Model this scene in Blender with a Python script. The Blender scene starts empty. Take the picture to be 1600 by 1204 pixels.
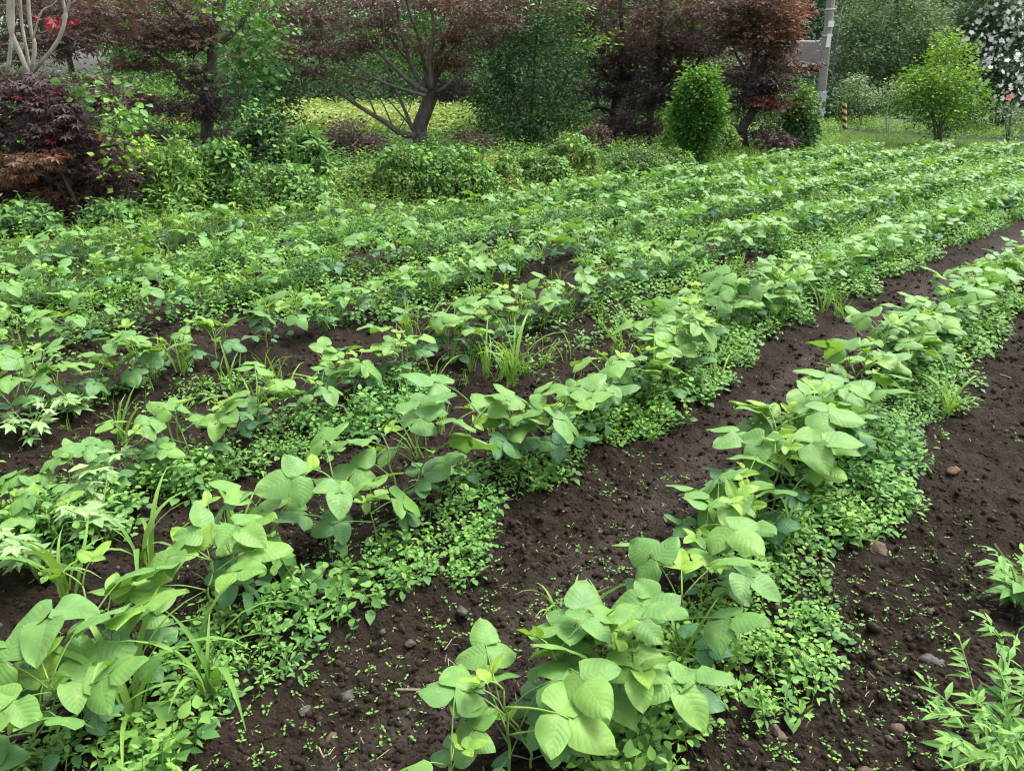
import bpy, math, random
import numpy as np
from mathutils import Matrix, Vector, Euler

C = bpy.context.scene
COL = C.collection
random.seed(7)
RNG = np.random.default_rng(11)
PI = math.pi

# ------------------------------------------------------------------ camera, sky, sun, exposure
EYE = 1.5
PITCH = math.radians(21.5)
FPX = 1202.0                       # focal length in pixels of a 1600 px wide picture
cam = bpy.data.cameras.new('camera')
cam_o = bpy.data.objects.new('camera', cam)
COL.objects.link(cam_o)
cam.sensor_width = 36.0
cam.lens = 36.0 * FPX / 1600.0
cam.clip_start = 0.05
cam.clip_end = 2000.0
cam_o.location = (0, 0, EYE)
cam_o.rotation_euler = (PI / 2 - PITCH, 0, 0)
C.camera = cam_o

SUN_EL, SUN_AZ = math.radians(62), math.radians(60)     # azimuth clockwise from +Y
w = bpy.data.worlds.new("World")
C.world = w
w.use_nodes = True
nt = w.node_tree
nt.nodes.clear()
sky = nt.nodes.new('ShaderNodeTexSky')
sky.sky_type = 'NISHITA'
sky.sun_disc = False
sky.sun_elevation = SUN_EL
sky.sun_rotation = SUN_AZ
sky.dust_density = 5.0
sky.air_density = 1.0
hs = nt.nodes.new('ShaderNodeHueSaturation')
hs.inputs['Saturation'].default_value = 0.22
bg = nt.nodes.new('ShaderNodeBackground')
bg.inputs['Strength'].default_value = 0.15
wo = nt.nodes.new('ShaderNodeOutputWorld')
nt.links.new(sky.outputs[0], hs.inputs['Color'])
nt.links.new(hs.outputs[0], bg.inputs[0])
nt.links.new(bg.outputs[0], wo.inputs[0])

sun = bpy.data.lights.new('sun', 'SUN')
sun.energy = 1.3
sun.angle = math.radians(20)
sun.color = (1.0, 0.965, 0.9)
sun_o = bpy.data.objects.new('sun', sun)
COL.objects.link(sun_o)
sd = Vector((math.sin(SUN_AZ) * math.cos(SUN_EL), math.cos(SUN_AZ) * math.cos(SUN_EL), math.sin(SUN_EL)))
sun_o.rotation_euler = sd.to_track_quat('Z', 'Y').to_euler()

C.view_settings.view_transform = 'Standard'
C.view_settings.look = 'None'
C.view_settings.gamma = 1.0
C.view_settings.exposure = 1.6
C.render.engine = 'CYCLES'
C.cycles.use_denoising = True
C.cycles.max_bounces = 6
C.cycles.diffuse_bounces = 3
C.cycles.glossy_bounces = 2
C.cycles.transmission_bounces = 3
C.cycles.transparent_max_bounces = 4
C.cycles.sample_clamp_indirect = 6.0
C.cycles.filter_width = 1.2

# ------------------------------------------------------------------ picture geometry -> place
CP, SP = math.cos(PITCH), math.sin(PITCH)


def ray(u, v):
    dx, dy = (u - 800) / FPX, (602 - v) / FPX
    return np.array([dx, CP + dy * SP, -SP + dy * CP])


def gp(u, v, z=0.0):
    d = ray(u, v)
    t = (z - EYE) / d[2]
    return np.array([d[0] * t, d[1] * t, z])


def at(u, v, Y):
    d = ray(u, v)
    t = Y / d[1]
    return np.array([d[0] * t, Y, EYE + d[2] * t])


def proj(x, y, z):
    z = np.asarray(z) - EYE
    Z = y * CP - z * SP
    Yv = y * SP + z * CP
    return 800 + FPX * x / Z, 602 - FPX * Yv / Z, Z


def mpp(Y, v=200):                  # metres per picture pixel at ground distance Y
    d = ray(800, v)
    return (Y / d[1]) / FPX


# ------------------------------------------------------------------ noise
def _hash(ix, iy, seed):
    h = (ix.astype(np.int64) * 374761393 + iy.astype(np.int64) * 668265263 + seed * 982451653) & 0xFFFFFFFF
    h = ((h ^ (h >> 13)) * 1274126177) & 0xFFFFFFFF
    h = h ^ (h >> 16)
    return (h & 0xFFFF) / 65535.0


def vnoise(x, y, seed=0):
    x = np.asarray(x, float); y = np.asarray(y, float)
    ix, iy = np.floor(x), np.floor(y)
    fx, fy = x - ix, y - iy
    fx = fx * fx * (3 - 2 * fx); fy = fy * fy * (3 - 2 * fy)
    a = _hash(ix, iy, seed); b = _hash(ix + 1, iy, seed)
    c = _hash(ix, iy + 1, seed); d = _hash(ix + 1, iy + 1, seed)
    return (a * (1 - fx) + b * fx) * (1 - fy) + (c * (1 - fx) + d * fx) * fy


def sstep(a, b, x):
    t = np.clip((np.asarray(x, float) - a) / (b - a), 0, 1)
    return t * t * (3 - 2 * t)


# ------------------------------------------------------------------ field layout: curved crop rows
DS = 0.02
_S = np.arange(-6, 34, DS)
_TH = np.radians(36 + 9 * sstep(1, 7, _S))
_RX = np.cumsum(np.sin(_TH)) * DS
_RY = np.cumsum(np.cos(_TH)) * DS
_i0 = int(np.argmin(abs(_S)))
_p0 = gp(960, 1170)
_RX += _p0[0] - _RX[_i0]
_RY += _p0[1] - _RY[_i0]
SPACING = 1.05
NROWS = 6
FIELD_L = 5.95
FIELD_END = 17.6
PATH_R = -1.55


def row_point(k_off, s):
    i = np.clip(((np.asarray(s) + 6) / DS).astype(int), 0, len(_S) - 1)
    return _RX[i] - np.cos(_TH[i]) * k_off, _RY[i] + np.sin(_TH[i]) * k_off


_gx = np.arange(-16, 30, 0.1)
_gy = np.arange(-4, 34, 0.1)
_sub = slice(None, None, 4)
_rx, _ry, _th, _ss = _RX[_sub], _RY[_sub], _TH[_sub], _S[_sub]
_GO = np.zeros((len(_gx), len(_gy))); _GS = np.zeros_like(_GO)
for _i, _x in enumerate(_gx):
    d2 = (_x - _rx[None, :]) ** 2 + (_gy[:, None] - _ry[None, :]) ** 2
    j = np.argmin(d2, 1)
    _GO[_i] = -(_x - _rx[j]) * np.cos(_th[j]) + (_gy - _ry[j]) * np.sin(_th[j])
    _GS[_i] = _ss[j] + (_x - _rx[j]) * np.sin(_th[j]) + (_gy - _ry[j]) * np.cos(_th[j])


def row_coords(x, y):
    """offset to the left of the first row and distance along it"""
    fx = np.clip((np.asarray(x, float) + 16) / 0.1, 0, len(_gx) - 2.001)
    fy = np.clip((np.asarray(y, float) + 4) / 0.1, 0, len(_gy) - 2.001)
    ix, iy = fx.astype(int), fy.astype(int)
    fx, fy = fx - ix, fy - iy

    def b(G):
        return (G[ix, iy] * (1 - fx) + G[ix + 1, iy] * fx) * (1 - fy) + (G[ix, iy + 1] * (1 - fx) + G[ix + 1, iy + 1] * fx) * fy
    return b(_GO), b(_GS)


def field_mask(x, y):
    off, s = row_coords(x, y)
    n = vnoise(np.asarray(x) * 2.1, np.asarray(y) * 2.1, 5) * 0.5
    end = FIELD_END + 0.3 * (vnoise(np.asarray(x) * 0.6, np.asarray(y) * 0.6, 9) - 0.5)
    m = sstep(FIELD_L + 0.25, FIELD_L - 0.25, off + n - 0.25) * sstep(end + 0.3, end - 0.3, y) * sstep(-6.0, -5.0, off)
    far = (np.asarray(x) < -15) | (np.asarray(x) > 29) | (np.asarray(y) > 33)
    return np.where(far, 0, m)


def ground_h(x, y, fine=True):
    x = np.asarray(x, float); y = np.asarray(y, float)
    off, s = row_coords(x, y)
    f = field_mask(x, y)
    k = np.clip(np.round(off / SPACING), 0, NROWS - 1)
    r = off - k * SPACING
    ridge = 0.055 * np.exp(-(r / 0.24) ** 2) - 0.03
    ridge = np.where(off < -0.7, -0.035 + 0.02 * sstep(-0.7, -1.5, off), ridge)
    h = f * ridge
    h = h + 0.035 * (vnoise(x * 1.3, y * 1.3, 1) - 0.5)
    # a slightly higher bank where the trees stand
    h = h + 0.10 * sstep(FIELD_L + 0.1, FIELD_L + 1.0, off) * (y < 40)
    if fine:
        d = np.hypot(x, y)
        a = np.clip(1.3 - d / 14, 0.15, 1) * (0.35 + 0.65 * f)
        path = sstep(-0.65, -0.95, off) * sstep(-1.6, -1.3, off)
        a = a * (1 - 0.72 * path)
        h = h - 0.035 * path * f
        h = h + a * (0.038 * (vnoise(x * 8, y * 8, 2) - 0.5) + 0.034 * (vnoise(x * 19, y * 19, 3) - 0.5) + 0.026 * (vnoise(x * 43, y * 43, 4) - 0.5))
    return h


# ------------------------------------------------------------------ mesh building
class MB:
    def __init__(self):
        self.v = []; self.loops = []; self.sizes = []; self.t = []; self.uv = []; self.n = 0

    def add(self, V, loops, sizes, tint=0.5, uv=None):
        V = np.asarray(V, float).reshape(-1, 3)
        loops = np.asarray(loops, np.int64).ravel()
        self.v.append(V)
        self.loops.append(loops + self.n)
        self.sizes.append(np.asarray(sizes, np.int64).ravel())
        self.t.append(np.broadcast_to(np.asarray(tint, float), (len(V),)).copy())
        self.uv.append(np.zeros((len(V), 2)) if uv is None else np.asarray(uv, float))
        self.n += len(V)
        return self

    def scatter(self, proto, R, P, tint=None, scale=None):
        """many copies of proto = (V, loops, sizes, tint, uv) at P with 3x3 matrices R"""
        V, L, S, T, U = proto
        k = len(P)
        if k == 0:
            return self
        if scale is not None:
            R = R * np.asarray(scale)[:, None, None]
        W = np.einsum('kij,nj->kni', R, V) + P[:, None, :]
        n = len(V)
        LL = (L[None, :] + (np.arange(k) * n)[:, None]).ravel()
        TT = np.broadcast_to(T[None, :], (k, n)).copy()
        if tint is not None:
            TT = np.clip(TT + np.asarray(tint)[:, None], 0, 1)
        self.add(W.reshape(-1, 3), LL, np.tile(S, k), TT.ravel(), np.tile(U, (k, 1)))
        return self

    def merged(self):
        return (np.concatenate(self.v), np.concatenate(self.loops), np.concatenate(self.sizes), np.concatenate(self.t), np.concatenate(self.uv))

    def mesh(self, name, mat, smooth=False):
        V, L, S, T, U = self.merged()
        me = bpy.data.meshes.new(name)
        me.vertices.add(len(V)); me.vertices.foreach_set('co', V.astype(np.float32).ravel())
        me.loops.add(len(L)); me.loops.foreach_set('vertex_index', L.astype(np.int32))
        me.polygons.add(len(S))
        st = np.concatenate([[0], np.cumsum(S)[:-1]]).astype(np.int32)
        me.polygons.foreach_set('loop_start', st)
        me.polygons.foreach_set('use_smooth', np.full(len(S), smooth))
        a = me.attributes.new('tint', 'FLOAT', 'POINT'); a.data.foreach_set('value', T.astype(np.float32))
        uvl = me.uv_layers.new(name='UVMap'); uvl.data.foreach_set('uv', U[L].astype(np.float32).ravel())
        me.update(calc_edges=True)
        me.validate()
        me.materials.append(mat)
        return me

    def build(self, name, mat, parent=None, smooth=False):
        o = bpy.data.objects.new(name, self.mesh(name, mat, smooth))
        COL.objects.link(o)
        if parent is not None:
            o.parent = parent
        return o


def tag(o, label=None, cat=None, group=None, kind=None):
    if label: o['label'] = label
    if cat: o['category'] = cat
    if group: o['group'] = group
    if kind: o['kind'] = kind
    return o


def thing(name, loc, label, cat, group=None, rz=0.0, kind=None):
    o = bpy.data.objects.new(name, None)
    COL.objects.link(o)
    o.empty_display_size = 0.1
    o.location = loc
    o.rotation_euler = (0, 0, rz)
    return tag(o, label, cat, group, kind)


def basis(d, n):
    """rotation matrices whose y axis is d and whose z axis is near n (arrays k,3)"""
    d = d / (np.linalg.norm(d, axis=-1, keepdims=True) + 1e-9)
    x = np.cross(d, n)
    x = x / (np.linalg.norm(x, axis=-1, keepdims=True) + 1e-9)
    z = np.cross(x, d)
    return np.stack([x, d, z], -1)


def rotz(a):
    a = np.asarray(a, float)
    c, s, o, l = np.cos(a), np.sin(a), np.zeros_like(a), np.ones_like(a)
    return np.stack([np.stack([c, -s, o], -1), np.stack([s, c, o], -1), np.stack([o, o, l], -1)], -2)


def rnd_dirs(k, up=0.0, spread=1.0, rng=None):
    rng = rng or RNG
    d = rng.normal(0, spread, (k, 3)); d[:, 2] += up
    return d / (np.linalg.norm(d, axis=1, keepdims=True) + 1e-9)


def tube(P, r, sides=6, tint=0.5, cap=True):
    """swept tube through points P with radii r: proto tuple"""
    P = np.asarray(P, float); r = np.broadcast_to(np.asarray(r, float), (len(P),))
    T = np.gradient(P, axis=0)
    T /= (np.linalg.norm(T, axis=1, keepdims=True) + 1e-9)
    ref = np.array([0.31, 0.95, 0.05]) if abs(T[0][1]) < 0.8 else np.array([1.0, 0.1, 0.0])
    N = []
    n = np.cross(T[0], ref); n /= np.linalg.norm(n) + 1e-9
    for t in T:
        n = n - t * np.dot(n, t)
        n = n / (np.linalg.norm(n) + 1e-9)
        N.append(n)
    N = np.array(N); B = np.cross(T, N)
    a = np.arange(sides) / sides * 2 * PI
    V = P[:, None, :] + r[:, None, None] * (np.cos(a)[None, :, None] * N[:, None, :] + np.sin(a)[None, :, None] * B[:, None, :])
    m = len(P)
    i = np.arange(m - 1)[:, None] * sides; j = np.arange(sides)[None, :]; j2 = (j + 1) % sides
    q = np.stack([i + j, i + j2, i + sides + j2, i + sides + j], -1).reshape(-1, 4)
    L = q.ravel(); S = np.full(len(q), 4)
    V = V.reshape(-1, 3)
    if cap:
        L = np.concatenate([L, (m - 1) * sides + np.arange(sides), np.arange(sides)[::-1]])
        S = np.concatenate([S, [sides, sides]])
    U = np.stack([np.tile(np.arange(sides) / sides, m), np.repeat(np.linspace(0, 1, m), sides)], -1)
    return V, L, S, np.full(len(V), float(tint)), U


def add_tube(mb, P, r, sides=6, tint=0.5):
    mb.add(*tube(P, r, sides, tint))


def smooth_path(pts, n):
    """Catmull-Rom resample"""
    P = np.asarray(pts, float)
    if len(P) < 3:
        t = np.linspace(0, 1, n)[:, None]
        return P[0] * (1 - t) + P[-1] * t
    Q = np.vstack([2 * P[0] - P[1], P, 2 * P[-1] - P[-2]])
    out = []
    for t in np.linspace(0, len(P) - 1 - 1e-6, n):
        i = int(t); f = t - i
        p0, p1, p2, p3 = Q[i], Q[i + 1], Q[i + 2], Q[i + 3]
        out.append(0.5 * (2 * p1 + (p2 - p0) * f + (2 * p0 - 5 * p1 + 4 * p2 - p3) * f * f + (3 * p1 - p0 - 3 * p2 + p3) * f ** 3))
    return np.array(out)


# ------------------------------------------------------------------ leaf shapes (y = midrib, z = up)
def as_proto(V, faces, tint=0.0, uv=None):
    V = np.array(V, float)
    L = np.concatenate([np.array(f) for f in faces]); S = np.array([len(f) for f in faces])
    return V, L, S, np.full(len(V), float(tint)), (np.zeros((len(V), 2)) if uv is None else np.array(uv, float))


def leaf_simple(wd=0.5, fold=0.14, droop=0.12):
    """pointed oval leaf of unit length, folded along the midrib"""
    V = [(0, 0, 0), (-wd * .5, .38, fold * wd), (0, .42, 0), (wd * .5, .38, fold * wd), (-wd * .3, .75, fold * wd * .4 - droop * .5), (0, .76, -droop * .5), (wd * .3, .75, fold * wd * .4 - droop * .5), (0, 1, -droop)]
    return as_proto(V, [(0, 2, 1), (0, 3, 2), (1, 2, 5, 4), (2, 3, 6, 5), (4, 5, 7), (5, 6, 7)])


def leaf_oval(wd=0.66, fold=0.10, droop=0.15):
    """oval leaf with a short tip, eleven outline points"""
    ts = [0.0, .12, .34, .60, .82, 1.0]; ws = [0, .30, .5, .44, .22, 0]
    V = [(0, 0, 0)]; F = []
    for t, q in zip(ts[1:-1], ws[1:-1]):
        z = -droop * t * t
        V += [(-q * wd, t - .02, z + fold * q), (0, t, z), (q * wd, t - .02, z + fold * q)]
    V.append((0, 1, -droop))
    F += [(0, 2, 1), (0, 3, 2)]
    for i in range(3):
        a = 1 + 3 * i
        F += [(a, a + 1, a + 4, a + 3), (a + 1, a + 2, a + 5, a + 4)]
    a = 10
    F += [(a, a + 1, 13), (a + 1, a + 2, 13)]
    return as_proto(V, F)


def leaf_diamond(wd=0.55, fold=0.15):
    V = [(0, 0, 0), (-wd * .5, .45, fold * wd), (0, 1, -.05), (wd * .5, .45, fold * wd)]
    return as_proto(V, [(0, 3, 2), (0, 2, 1)])


def leaf_maple(lobes=5, droop=0.2, wd=0.30):
    V = [(0, 0.12, 0)]; F = []
    angs = np.linspace(-118, 118, lobes)
    lens = 0.62 + 0.38 * np.cos(np.radians(angs * 0.75))
    for a, l in zip(np.radians(angs), lens):
        d = np.array([math.sin(a), math.cos(a)]); p = np.array([d[1], -d[0]])
        b = len(V)
        m = d * l * 0.45
        for q, z in ((m - p * wd * l * .5, -droop * .2), (d * l, -droop * l), (m + p * wd * l * .5, -droop * .2)):
            V.append((q[0], q[1] + .12, z))
        F.append((0, b + 2, b + 1, b))
    return as_proto(V, F)


def leaf_blade(n=5, wd=0.06, bend=0.6, twist=0.0):
    """grass blade of unit length rising along z and arching over +y"""
    V = []; F = []
    for i in range(n):
        t = i / (n - 1)
        ang = bend * t ** 1.5
        if i == 0:
            p = np.zeros(3)
        else:
            p = p + np.array([0, math.sin(ang * 1.6), math.cos(ang * 1.6)]) / (n - 1)
        wv = wd * (0.7 + 0.9 * t - 1.6 * t ** 2.2) if i < n - 1 else 0.004
        wv = max(wv, 0.004)
        a = twist * t
        V += [p + np.array([-wv * .5 * math.cos(a), -wv * .5 * math.sin(a), wv * .12]), p, p + np.array([wv * .5 * math.cos(a), wv * .5 * math.sin(a), wv * .12])]
    for i in range(n - 1):
        a = i * 3
        F += [(a, a + 1, a + 4, a + 3), (a + 1, a + 2, a + 5, a + 4)]
    return as_proto(V, F)


def leaflet(L, W, asym=0.0, fold=0.18, droop=0.25, ripple=0.03, nu=9, nv=8, curl=0.0, seed=0):
    """broad pointed bean leaflet; uv = (across, along)"""
    r = np.random.default_rng(seed)
    t = np.linspace(0, 1, nu) ** 0.92
    wv = np.sin(PI * np.clip(t, 0, 1) ** 0.74) ** 0.56
    wv = wv * (1 - 0.20 * t ** 2)
    wv[0] = 0.02; wv[-1] = 0.01
    s = np.linspace(-1, 1, nv + 1)
    Tm, Sm = np.meshgrid(t, s, indexing='ij')
    Wm = np.broadcast_to(wv[:, None], Tm.shape)
    X = Sm * Wm * W * (1 + asym * np.sign(Sm))
    Yc = Tm * L - 0.05 * L * np.abs(Sm) * (1 - Tm) * 2 * (Tm > 0)
    ph = r.uniform(0, 6, 4)
    Z = np.abs(X) * math.tan(fold) - droop * L * Tm ** 2 + ripple * L * np.sin(Tm * 9 + ph[0] + Sm * 1.5) * np.abs(Sm) - curl * X * X / W
    Z += ripple * 0.8 * L * np.sin(Sm * 3 + ph[1]) * Tm
    V = np.stack([X, Yc, Z], -1).reshape(-1, 3)
    nc = nv + 1
    i = np.arange(nu - 1)[:, None] * nc; j = np.arange(nv)[None, :]
    q = np.stack([i + j, i + j + 1, i + nc + j + 1, i + nc + j], -1).reshape(-1, 4)
    U = np.stack([Sm * 0.5 + 0.5, Tm], -1).reshape(-1, 2)
    return V, q.ravel(), np.full(len(q), 4), np.zeros(len(V)), U


# ------------------------------------------------------------------ materials
def mat_new(name):
    m = bpy.data.materials.new(name)
    m.use_nodes = True
    n = m.node_tree.nodes
    n.clear()
    return m, n, m.node_tree.links


def ramp(n, stops):
    r = n.new('ShaderNodeValToRGB')
    e = r.color_ramp.elements
    while len(e) > 1:
        e.remove(e[-1])
    for i, (p, c) in enumerate(stops):
        x = e[0] if i == 0 else e.new(p)
        x.position = p
        x.color = (*c, 1)
    return r


def math_node(n, l, op, a, b=None, c=None, clamp=False):
    m = n.new('ShaderNodeMath'); m.operation = op; m.use_clamp = clamp
    for i, x in enumerate((a, b, c)):
        if x is None: continue
        if isinstance(x, (int, float)): m.inputs[i].default_value = x
        else: l.new(x, m.inputs[i])
    return m.outputs[0]


def leaf_material(name, stops, rough=0.6, trans=0.28, var=0.14, spec=0.24, veins=False, tcol=1.25, objvar=0.0):
    m, n, l = mat_new(name)
    a = n.new('ShaderNodeAttribute'); a.attribute_name = 'tint'
    tint = a.outputs['Fac']
    if objvar:
        oi = n.new('ShaderNodeObjectInfo')
        o = math_node(n, l, 'MULTIPLY_ADD', oi.outputs['Random'], objvar, -objvar / 2)
        tint = math_node(n, l, 'ADD', tint, o, clamp=True)
    geo = n.new('ShaderNodeNewGeometry')
    r = ramp(n, stops)
    l.new(tint, r.inputs[0])
    tc = n.new('ShaderNodeTexCoord')
    nz = n.new('ShaderNodeTexNoise'); nz.inputs['Scale'].default_value = 9.0 if not veins else 25.0; nz.inputs['Detail'].default_value = 3
    l.new(geo.outputs['Position'] if not veins else tc.outputs['Object'], nz.inputs['Vector'])
    hsv = n.new('ShaderNodeHueSaturation')
    l.new(r.outputs[0], hsv.inputs['Color'])
    isl = math_node(n, l, 'MULTIPLY_ADD', nz.outputs['Fac'], var * 2.2, 1 - var * 1.1)
    l.new(isl, hsv.inputs['Value'])
    col = hsv.outputs[0]
    b = n.new('ShaderNodeBsdfPrincipled')
    if veins:
        sp = n.new('ShaderNodeSeparateXYZ')
        l.new(tc.outputs['UV'], sp.inputs[0])
        ax = math_node(n, l, 'ABSOLUTE', math_node(n, l, 'MULTIPLY_ADD', sp.outputs[0], 2.0, -1.0))
        mid = math_node(n, l, 'SUBTRACT', 1.0, math_node(n, l, 'MULTIPLY', ax, 22.0), clamp=True)
        ph = math_node(n, l, 'SUBTRACT', math_node(n, l, 'MULTIPLY', sp.outputs[1], 7.5), math_node(n, l, 'MULTIPLY', ax, 2.3))
        fr = math_node(n, l, 'ABSOLUTE', math_node(n, l, 'SUBTRACT', math_node(n, l, 'FRACT', ph), 0.5))
        side = math_node(n, l, 'SUBTRACT', 1.0, math_node(n, l, 'MULTIPLY', math_node(n, l, 'SUBTRACT', 0.5, fr), 14.0), clamp=True)
        vein = math_node(n, l, 'MAXIMUM', mid, math_node(n, l, 'MULTIPLY', side, 0.30))
        mx = n.new('ShaderNodeMix'); mx.data_type = 'RGBA'
        l.new(math_node(n, l, 'MULTIPLY', vein, 0.17), mx.inputs['Factor'])
        l.new(col, mx.inputs['A']); mx.inputs['B'].default_value = (0.36, 0.50, 0.20, 1)
        col = mx.outputs['Result']
        oi2 = n.new('ShaderNodeObjectInfo')
        shift = n.new('ShaderNodeVectorMath'); shift.operation = 'ADD'
        l.new(tc.outputs['Object'], shift.inputs[0]); l.new(oi2.outputs['Random'], shift.inputs[1])
        bl = n.new('ShaderNodeTexNoise'); bl.inputs['Scale'].default_value = 34.0; bl.inputs['Detail'].default_value = 4
        l.new(shift.outputs[0], bl.inputs['Vector'])
        blr = ramp(n, [(0.56, (0, 0, 0)), (0.74, (1, 1, 1))]); l.new(bl.outputs['Fac'], blr.inputs[0])
        m3 = n.new('ShaderNodeMix'); m3.data_type = 'RGBA'
        l.new(math_node(n, l, 'MULTIPLY', blr.outputs[0], 0.45), m3.inputs['Factor'])
        l.new(col, m3.inputs['A']); m3.inputs['B'].default_value = (0.26, 0.36, 0.06, 1)
        sv = n.new('ShaderNodeTexVoronoi'); sv.inputs['Scale'].default_value = 42.0
        l.new(shift.outputs[0], sv.inputs['Vector'])
        spot = math_node(n, l, 'LESS_THAN', sv.outputs['Distance'], 0.075)
        m4 = n.new('ShaderNodeMix'); m4.data_type = 'RGBA'
        l.new(math_node(n, l, 'MULTIPLY', spot, 0.7), m4.inputs['Factor'])
        l.new(m3.outputs['Result'], m4.inputs['A']); m4.inputs['B'].default_value = (0.20, 0.19, 0.10, 1)
        col = m4.outputs['Result']
        bulge = math_node(n, l, 'SUBTRACT', math_node(n, l, 'SINE', math_node(n, l, 'MULTIPLY', math_node(n, l, 'SUBTRACT', 0.5, fr), PI)), math_node(n, l, 'MULTIPLY', vein, 0.7))
        fine = n.new('ShaderNodeTexNoise'); fine.inputs['Scale'].default_value = 160.0; fine.inputs['Detail'].default_value = 2
        l.new(tc.outputs['Object'], fine.inputs['Vector'])
        bh = math_node(n, l, 'MULTIPLY_ADD', fine.outputs['Fac'], 0.5, bulge)
        bp = n.new('ShaderNodeBump'); bp.inputs['Strength'].default_value = 0.35; bp.inputs['Distance'].default_value = 0.0013
        l.new(bh, bp.inputs['Height'])
        l.new(bp.outputs[0], b.inputs['Normal'])
    l.new(col, b.inputs['Base Color'])
    b.inputs['Roughness'].default_value = rough
    b.inputs['Specular IOR Level'].default_value = spec
    t = n.new('ShaderNodeBsdfTranslucent')
    h2 = n.new('ShaderNodeHueSaturation'); h2.inputs['Hue'].default_value = 0.485; h2.inputs['Saturation'].default_value = 1.15; h2.inputs['Value'].default_value = tcol
    l.new(col, h2.inputs['Color']); l.new(h2.outputs[0], t.inputs['Color'])
    mix = n.new('ShaderNodeMixShader'); mix.inputs[0].default_value = trans
    l.new(b.outputs[0], mix.inputs[1]); l.new(t.outputs[0], mix.inputs[2])
    out = n.new('ShaderNodeOutputMaterial')
    l.new(mix.outputs[0], out.inputs[0])
    return m


def plain_material(name, c1, c2, scale=8.0, rough=0.85, bump=0.3, stretch=(1, 1, 1), detail=5, spec=0.3, metal=0.0):
    m, n, l = mat_new(name)
    tc = n.new('ShaderNodeTexCoord')
    mp = n.new('ShaderNodeMapping'); mp.inputs['Scale'].default_value = stretch
    l.new(tc.outputs['Object'], mp.inputs[0])
    nz = n.new('ShaderNodeTexNoise'); nz.inputs['Scale'].default_value = scale; nz.inputs['Detail'].default_value = detail; nz.inputs['Roughness'].default_value = 0.65
    l.new(mp.outputs[0], nz.inputs['Vector'])
    r = ramp(n, [(0.3, c1), (0.7, c2)])
    l.new(nz.outputs['Fac'], r.inputs[0])
    b = n.new('ShaderNodeBsdfPrincipled')
    l.new(r.outputs[0], b.inputs['Base Color'])
    b.inputs['Roughness'].default_value = rough
    b.inputs['Specular IOR Level'].default_value = spec
    b.inputs['Metallic'].default_value = metal
    if bump:
        bp = n.new('ShaderNodeBump'); bp.inputs['Strength'].default_value = bump; bp.inputs['Distance'].default_value = 0.02
        l.new(nz.outputs['Fac'], bp.inputs['Height']); l.new(bp.outputs[0], b.inputs['Normal'])
    out = n.new('ShaderNodeOutputMaterial'); l.new(b.outputs[0], out.inputs[0])
    return m


M = {}
M['bean'] = leaf_material('bean_leaf', [(0.0, (0.225, 0.380, 0.055)), (0.3, (0.138, 0.278, 0.064)), (0.6, (0.104, 0.232, 0.074)), (1.0, (0.066, 0.172, 0.082))], rough=0.5, trans=0.30, var=0.24, spec=0.30, veins=True, objvar=0.22)
M['bean_far'] = leaf_material('bean_leaf_plain', [(0.0, (0.225, 0.380, 0.055)), (0.3, (0.138, 0.278, 0.064)), (0.6, (0.104, 0.232, 0.074)), (1.0, (0.066, 0.172, 0.082))], rough=0.5, trans=0.30, var=0.24, spec=0.30, objvar=0.15)
M['stem'] = plain_material('bean_stem', (0.13, 0.22, 0.05), (0.20, 0.29, 0.07), scale=30, rough=0.6, bump=0.1)
M['weed'] = leaf_material('weed_leaf', [(0, (0.175, 0.335, 0.06)), (0.5, (0.10, 0.235, 0.055)), (1, (0.050, 0.145, 0.050))], trans=0.25, var=.18, spec=.3)
M['grass'] = leaf_material('grass_blade', [(0, (0.24, 0.38, 0.085)), (0.5, (0.13, 0.27, 0.05)), (0.85, (0.08, 0.19, 0.045)), (1, (0.33, 0.29, 0.13))], trans=0.3)
M['pale_weed'] = leaf_material('pale_weed_leaf', [(0, (0.26, 0.40, 0.16)), (1, (0.15, 0.29, 0.11))], trans=0.22)
M['under'] = leaf_material('undergrowth_leaf', [(0, (0.20, 0.34, 0.06)), (0.5, (0.095, 0.21, 0.05)), (1, (0.045, 0.115, 0.04))], trans=0.25)
M['meadow'] = leaf_material('meadow_leaf', [(0, (0.31, 0.37, 0.12)), (0.5, (0.20, 0.31, 0.075)), (1, (0.08, 0.18, 0.04))], trans=0.3)
M['maple'] = leaf_material('maple_leaf', [(0, (0.072, 0.050, 0.056)), (0.35, (0.100, 0.064, 0.052)), (0.6, (0.135, 0.080, 0.050)), (0.8, (0.23, 0.115, 0.062)), (1, (0.34, 0.030, 0.050))], trans=0.22, rough=0.6, spec=0.22, var=0.2)
M['green_tree'] = leaf_material('green_tree_leaf', [(0, (0.026, 0.066, 0.022)), (0.5, (0.050, 0.118, 0.034)), (1, (0.14, 0.25, 0.055))], trans=0.2)
M['grey_green'] = leaf_material('grey_green_leaf', [(0, (0.055, 0.100, 0.048)), (0.5, (0.125, 0.205, 0.095)), (1, (0.24, 0.33, 0.14))], trans=0.18)
M['bright_tree'] = leaf_material('bright_tree_leaf', [(0, (0.035, 0.105, 0.020)), (0.5, (0.085, 0.215, 0.034)), (1, (0.22, 0.37, 0.055))], trans=0.28)
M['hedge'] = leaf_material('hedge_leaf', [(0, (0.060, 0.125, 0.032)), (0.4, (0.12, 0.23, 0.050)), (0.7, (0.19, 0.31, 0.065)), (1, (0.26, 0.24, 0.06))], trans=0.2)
M['vine'] = leaf_material('vine_leaf', [(0, (0.26, 0.44, 0.06)), (0.5, (0.13, 0.28, 0.06)), (1, (0.055, 0.14, 0.045))], trans=0.28)
M['slope_green'] = plain_material('added_slope_green', (0.010, 0.022, 0.010), (0.035, 0.065, 0.026), scale=1.2, bump=1.0, detail=8)  # green of the added slope that blocks sky specks
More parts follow.
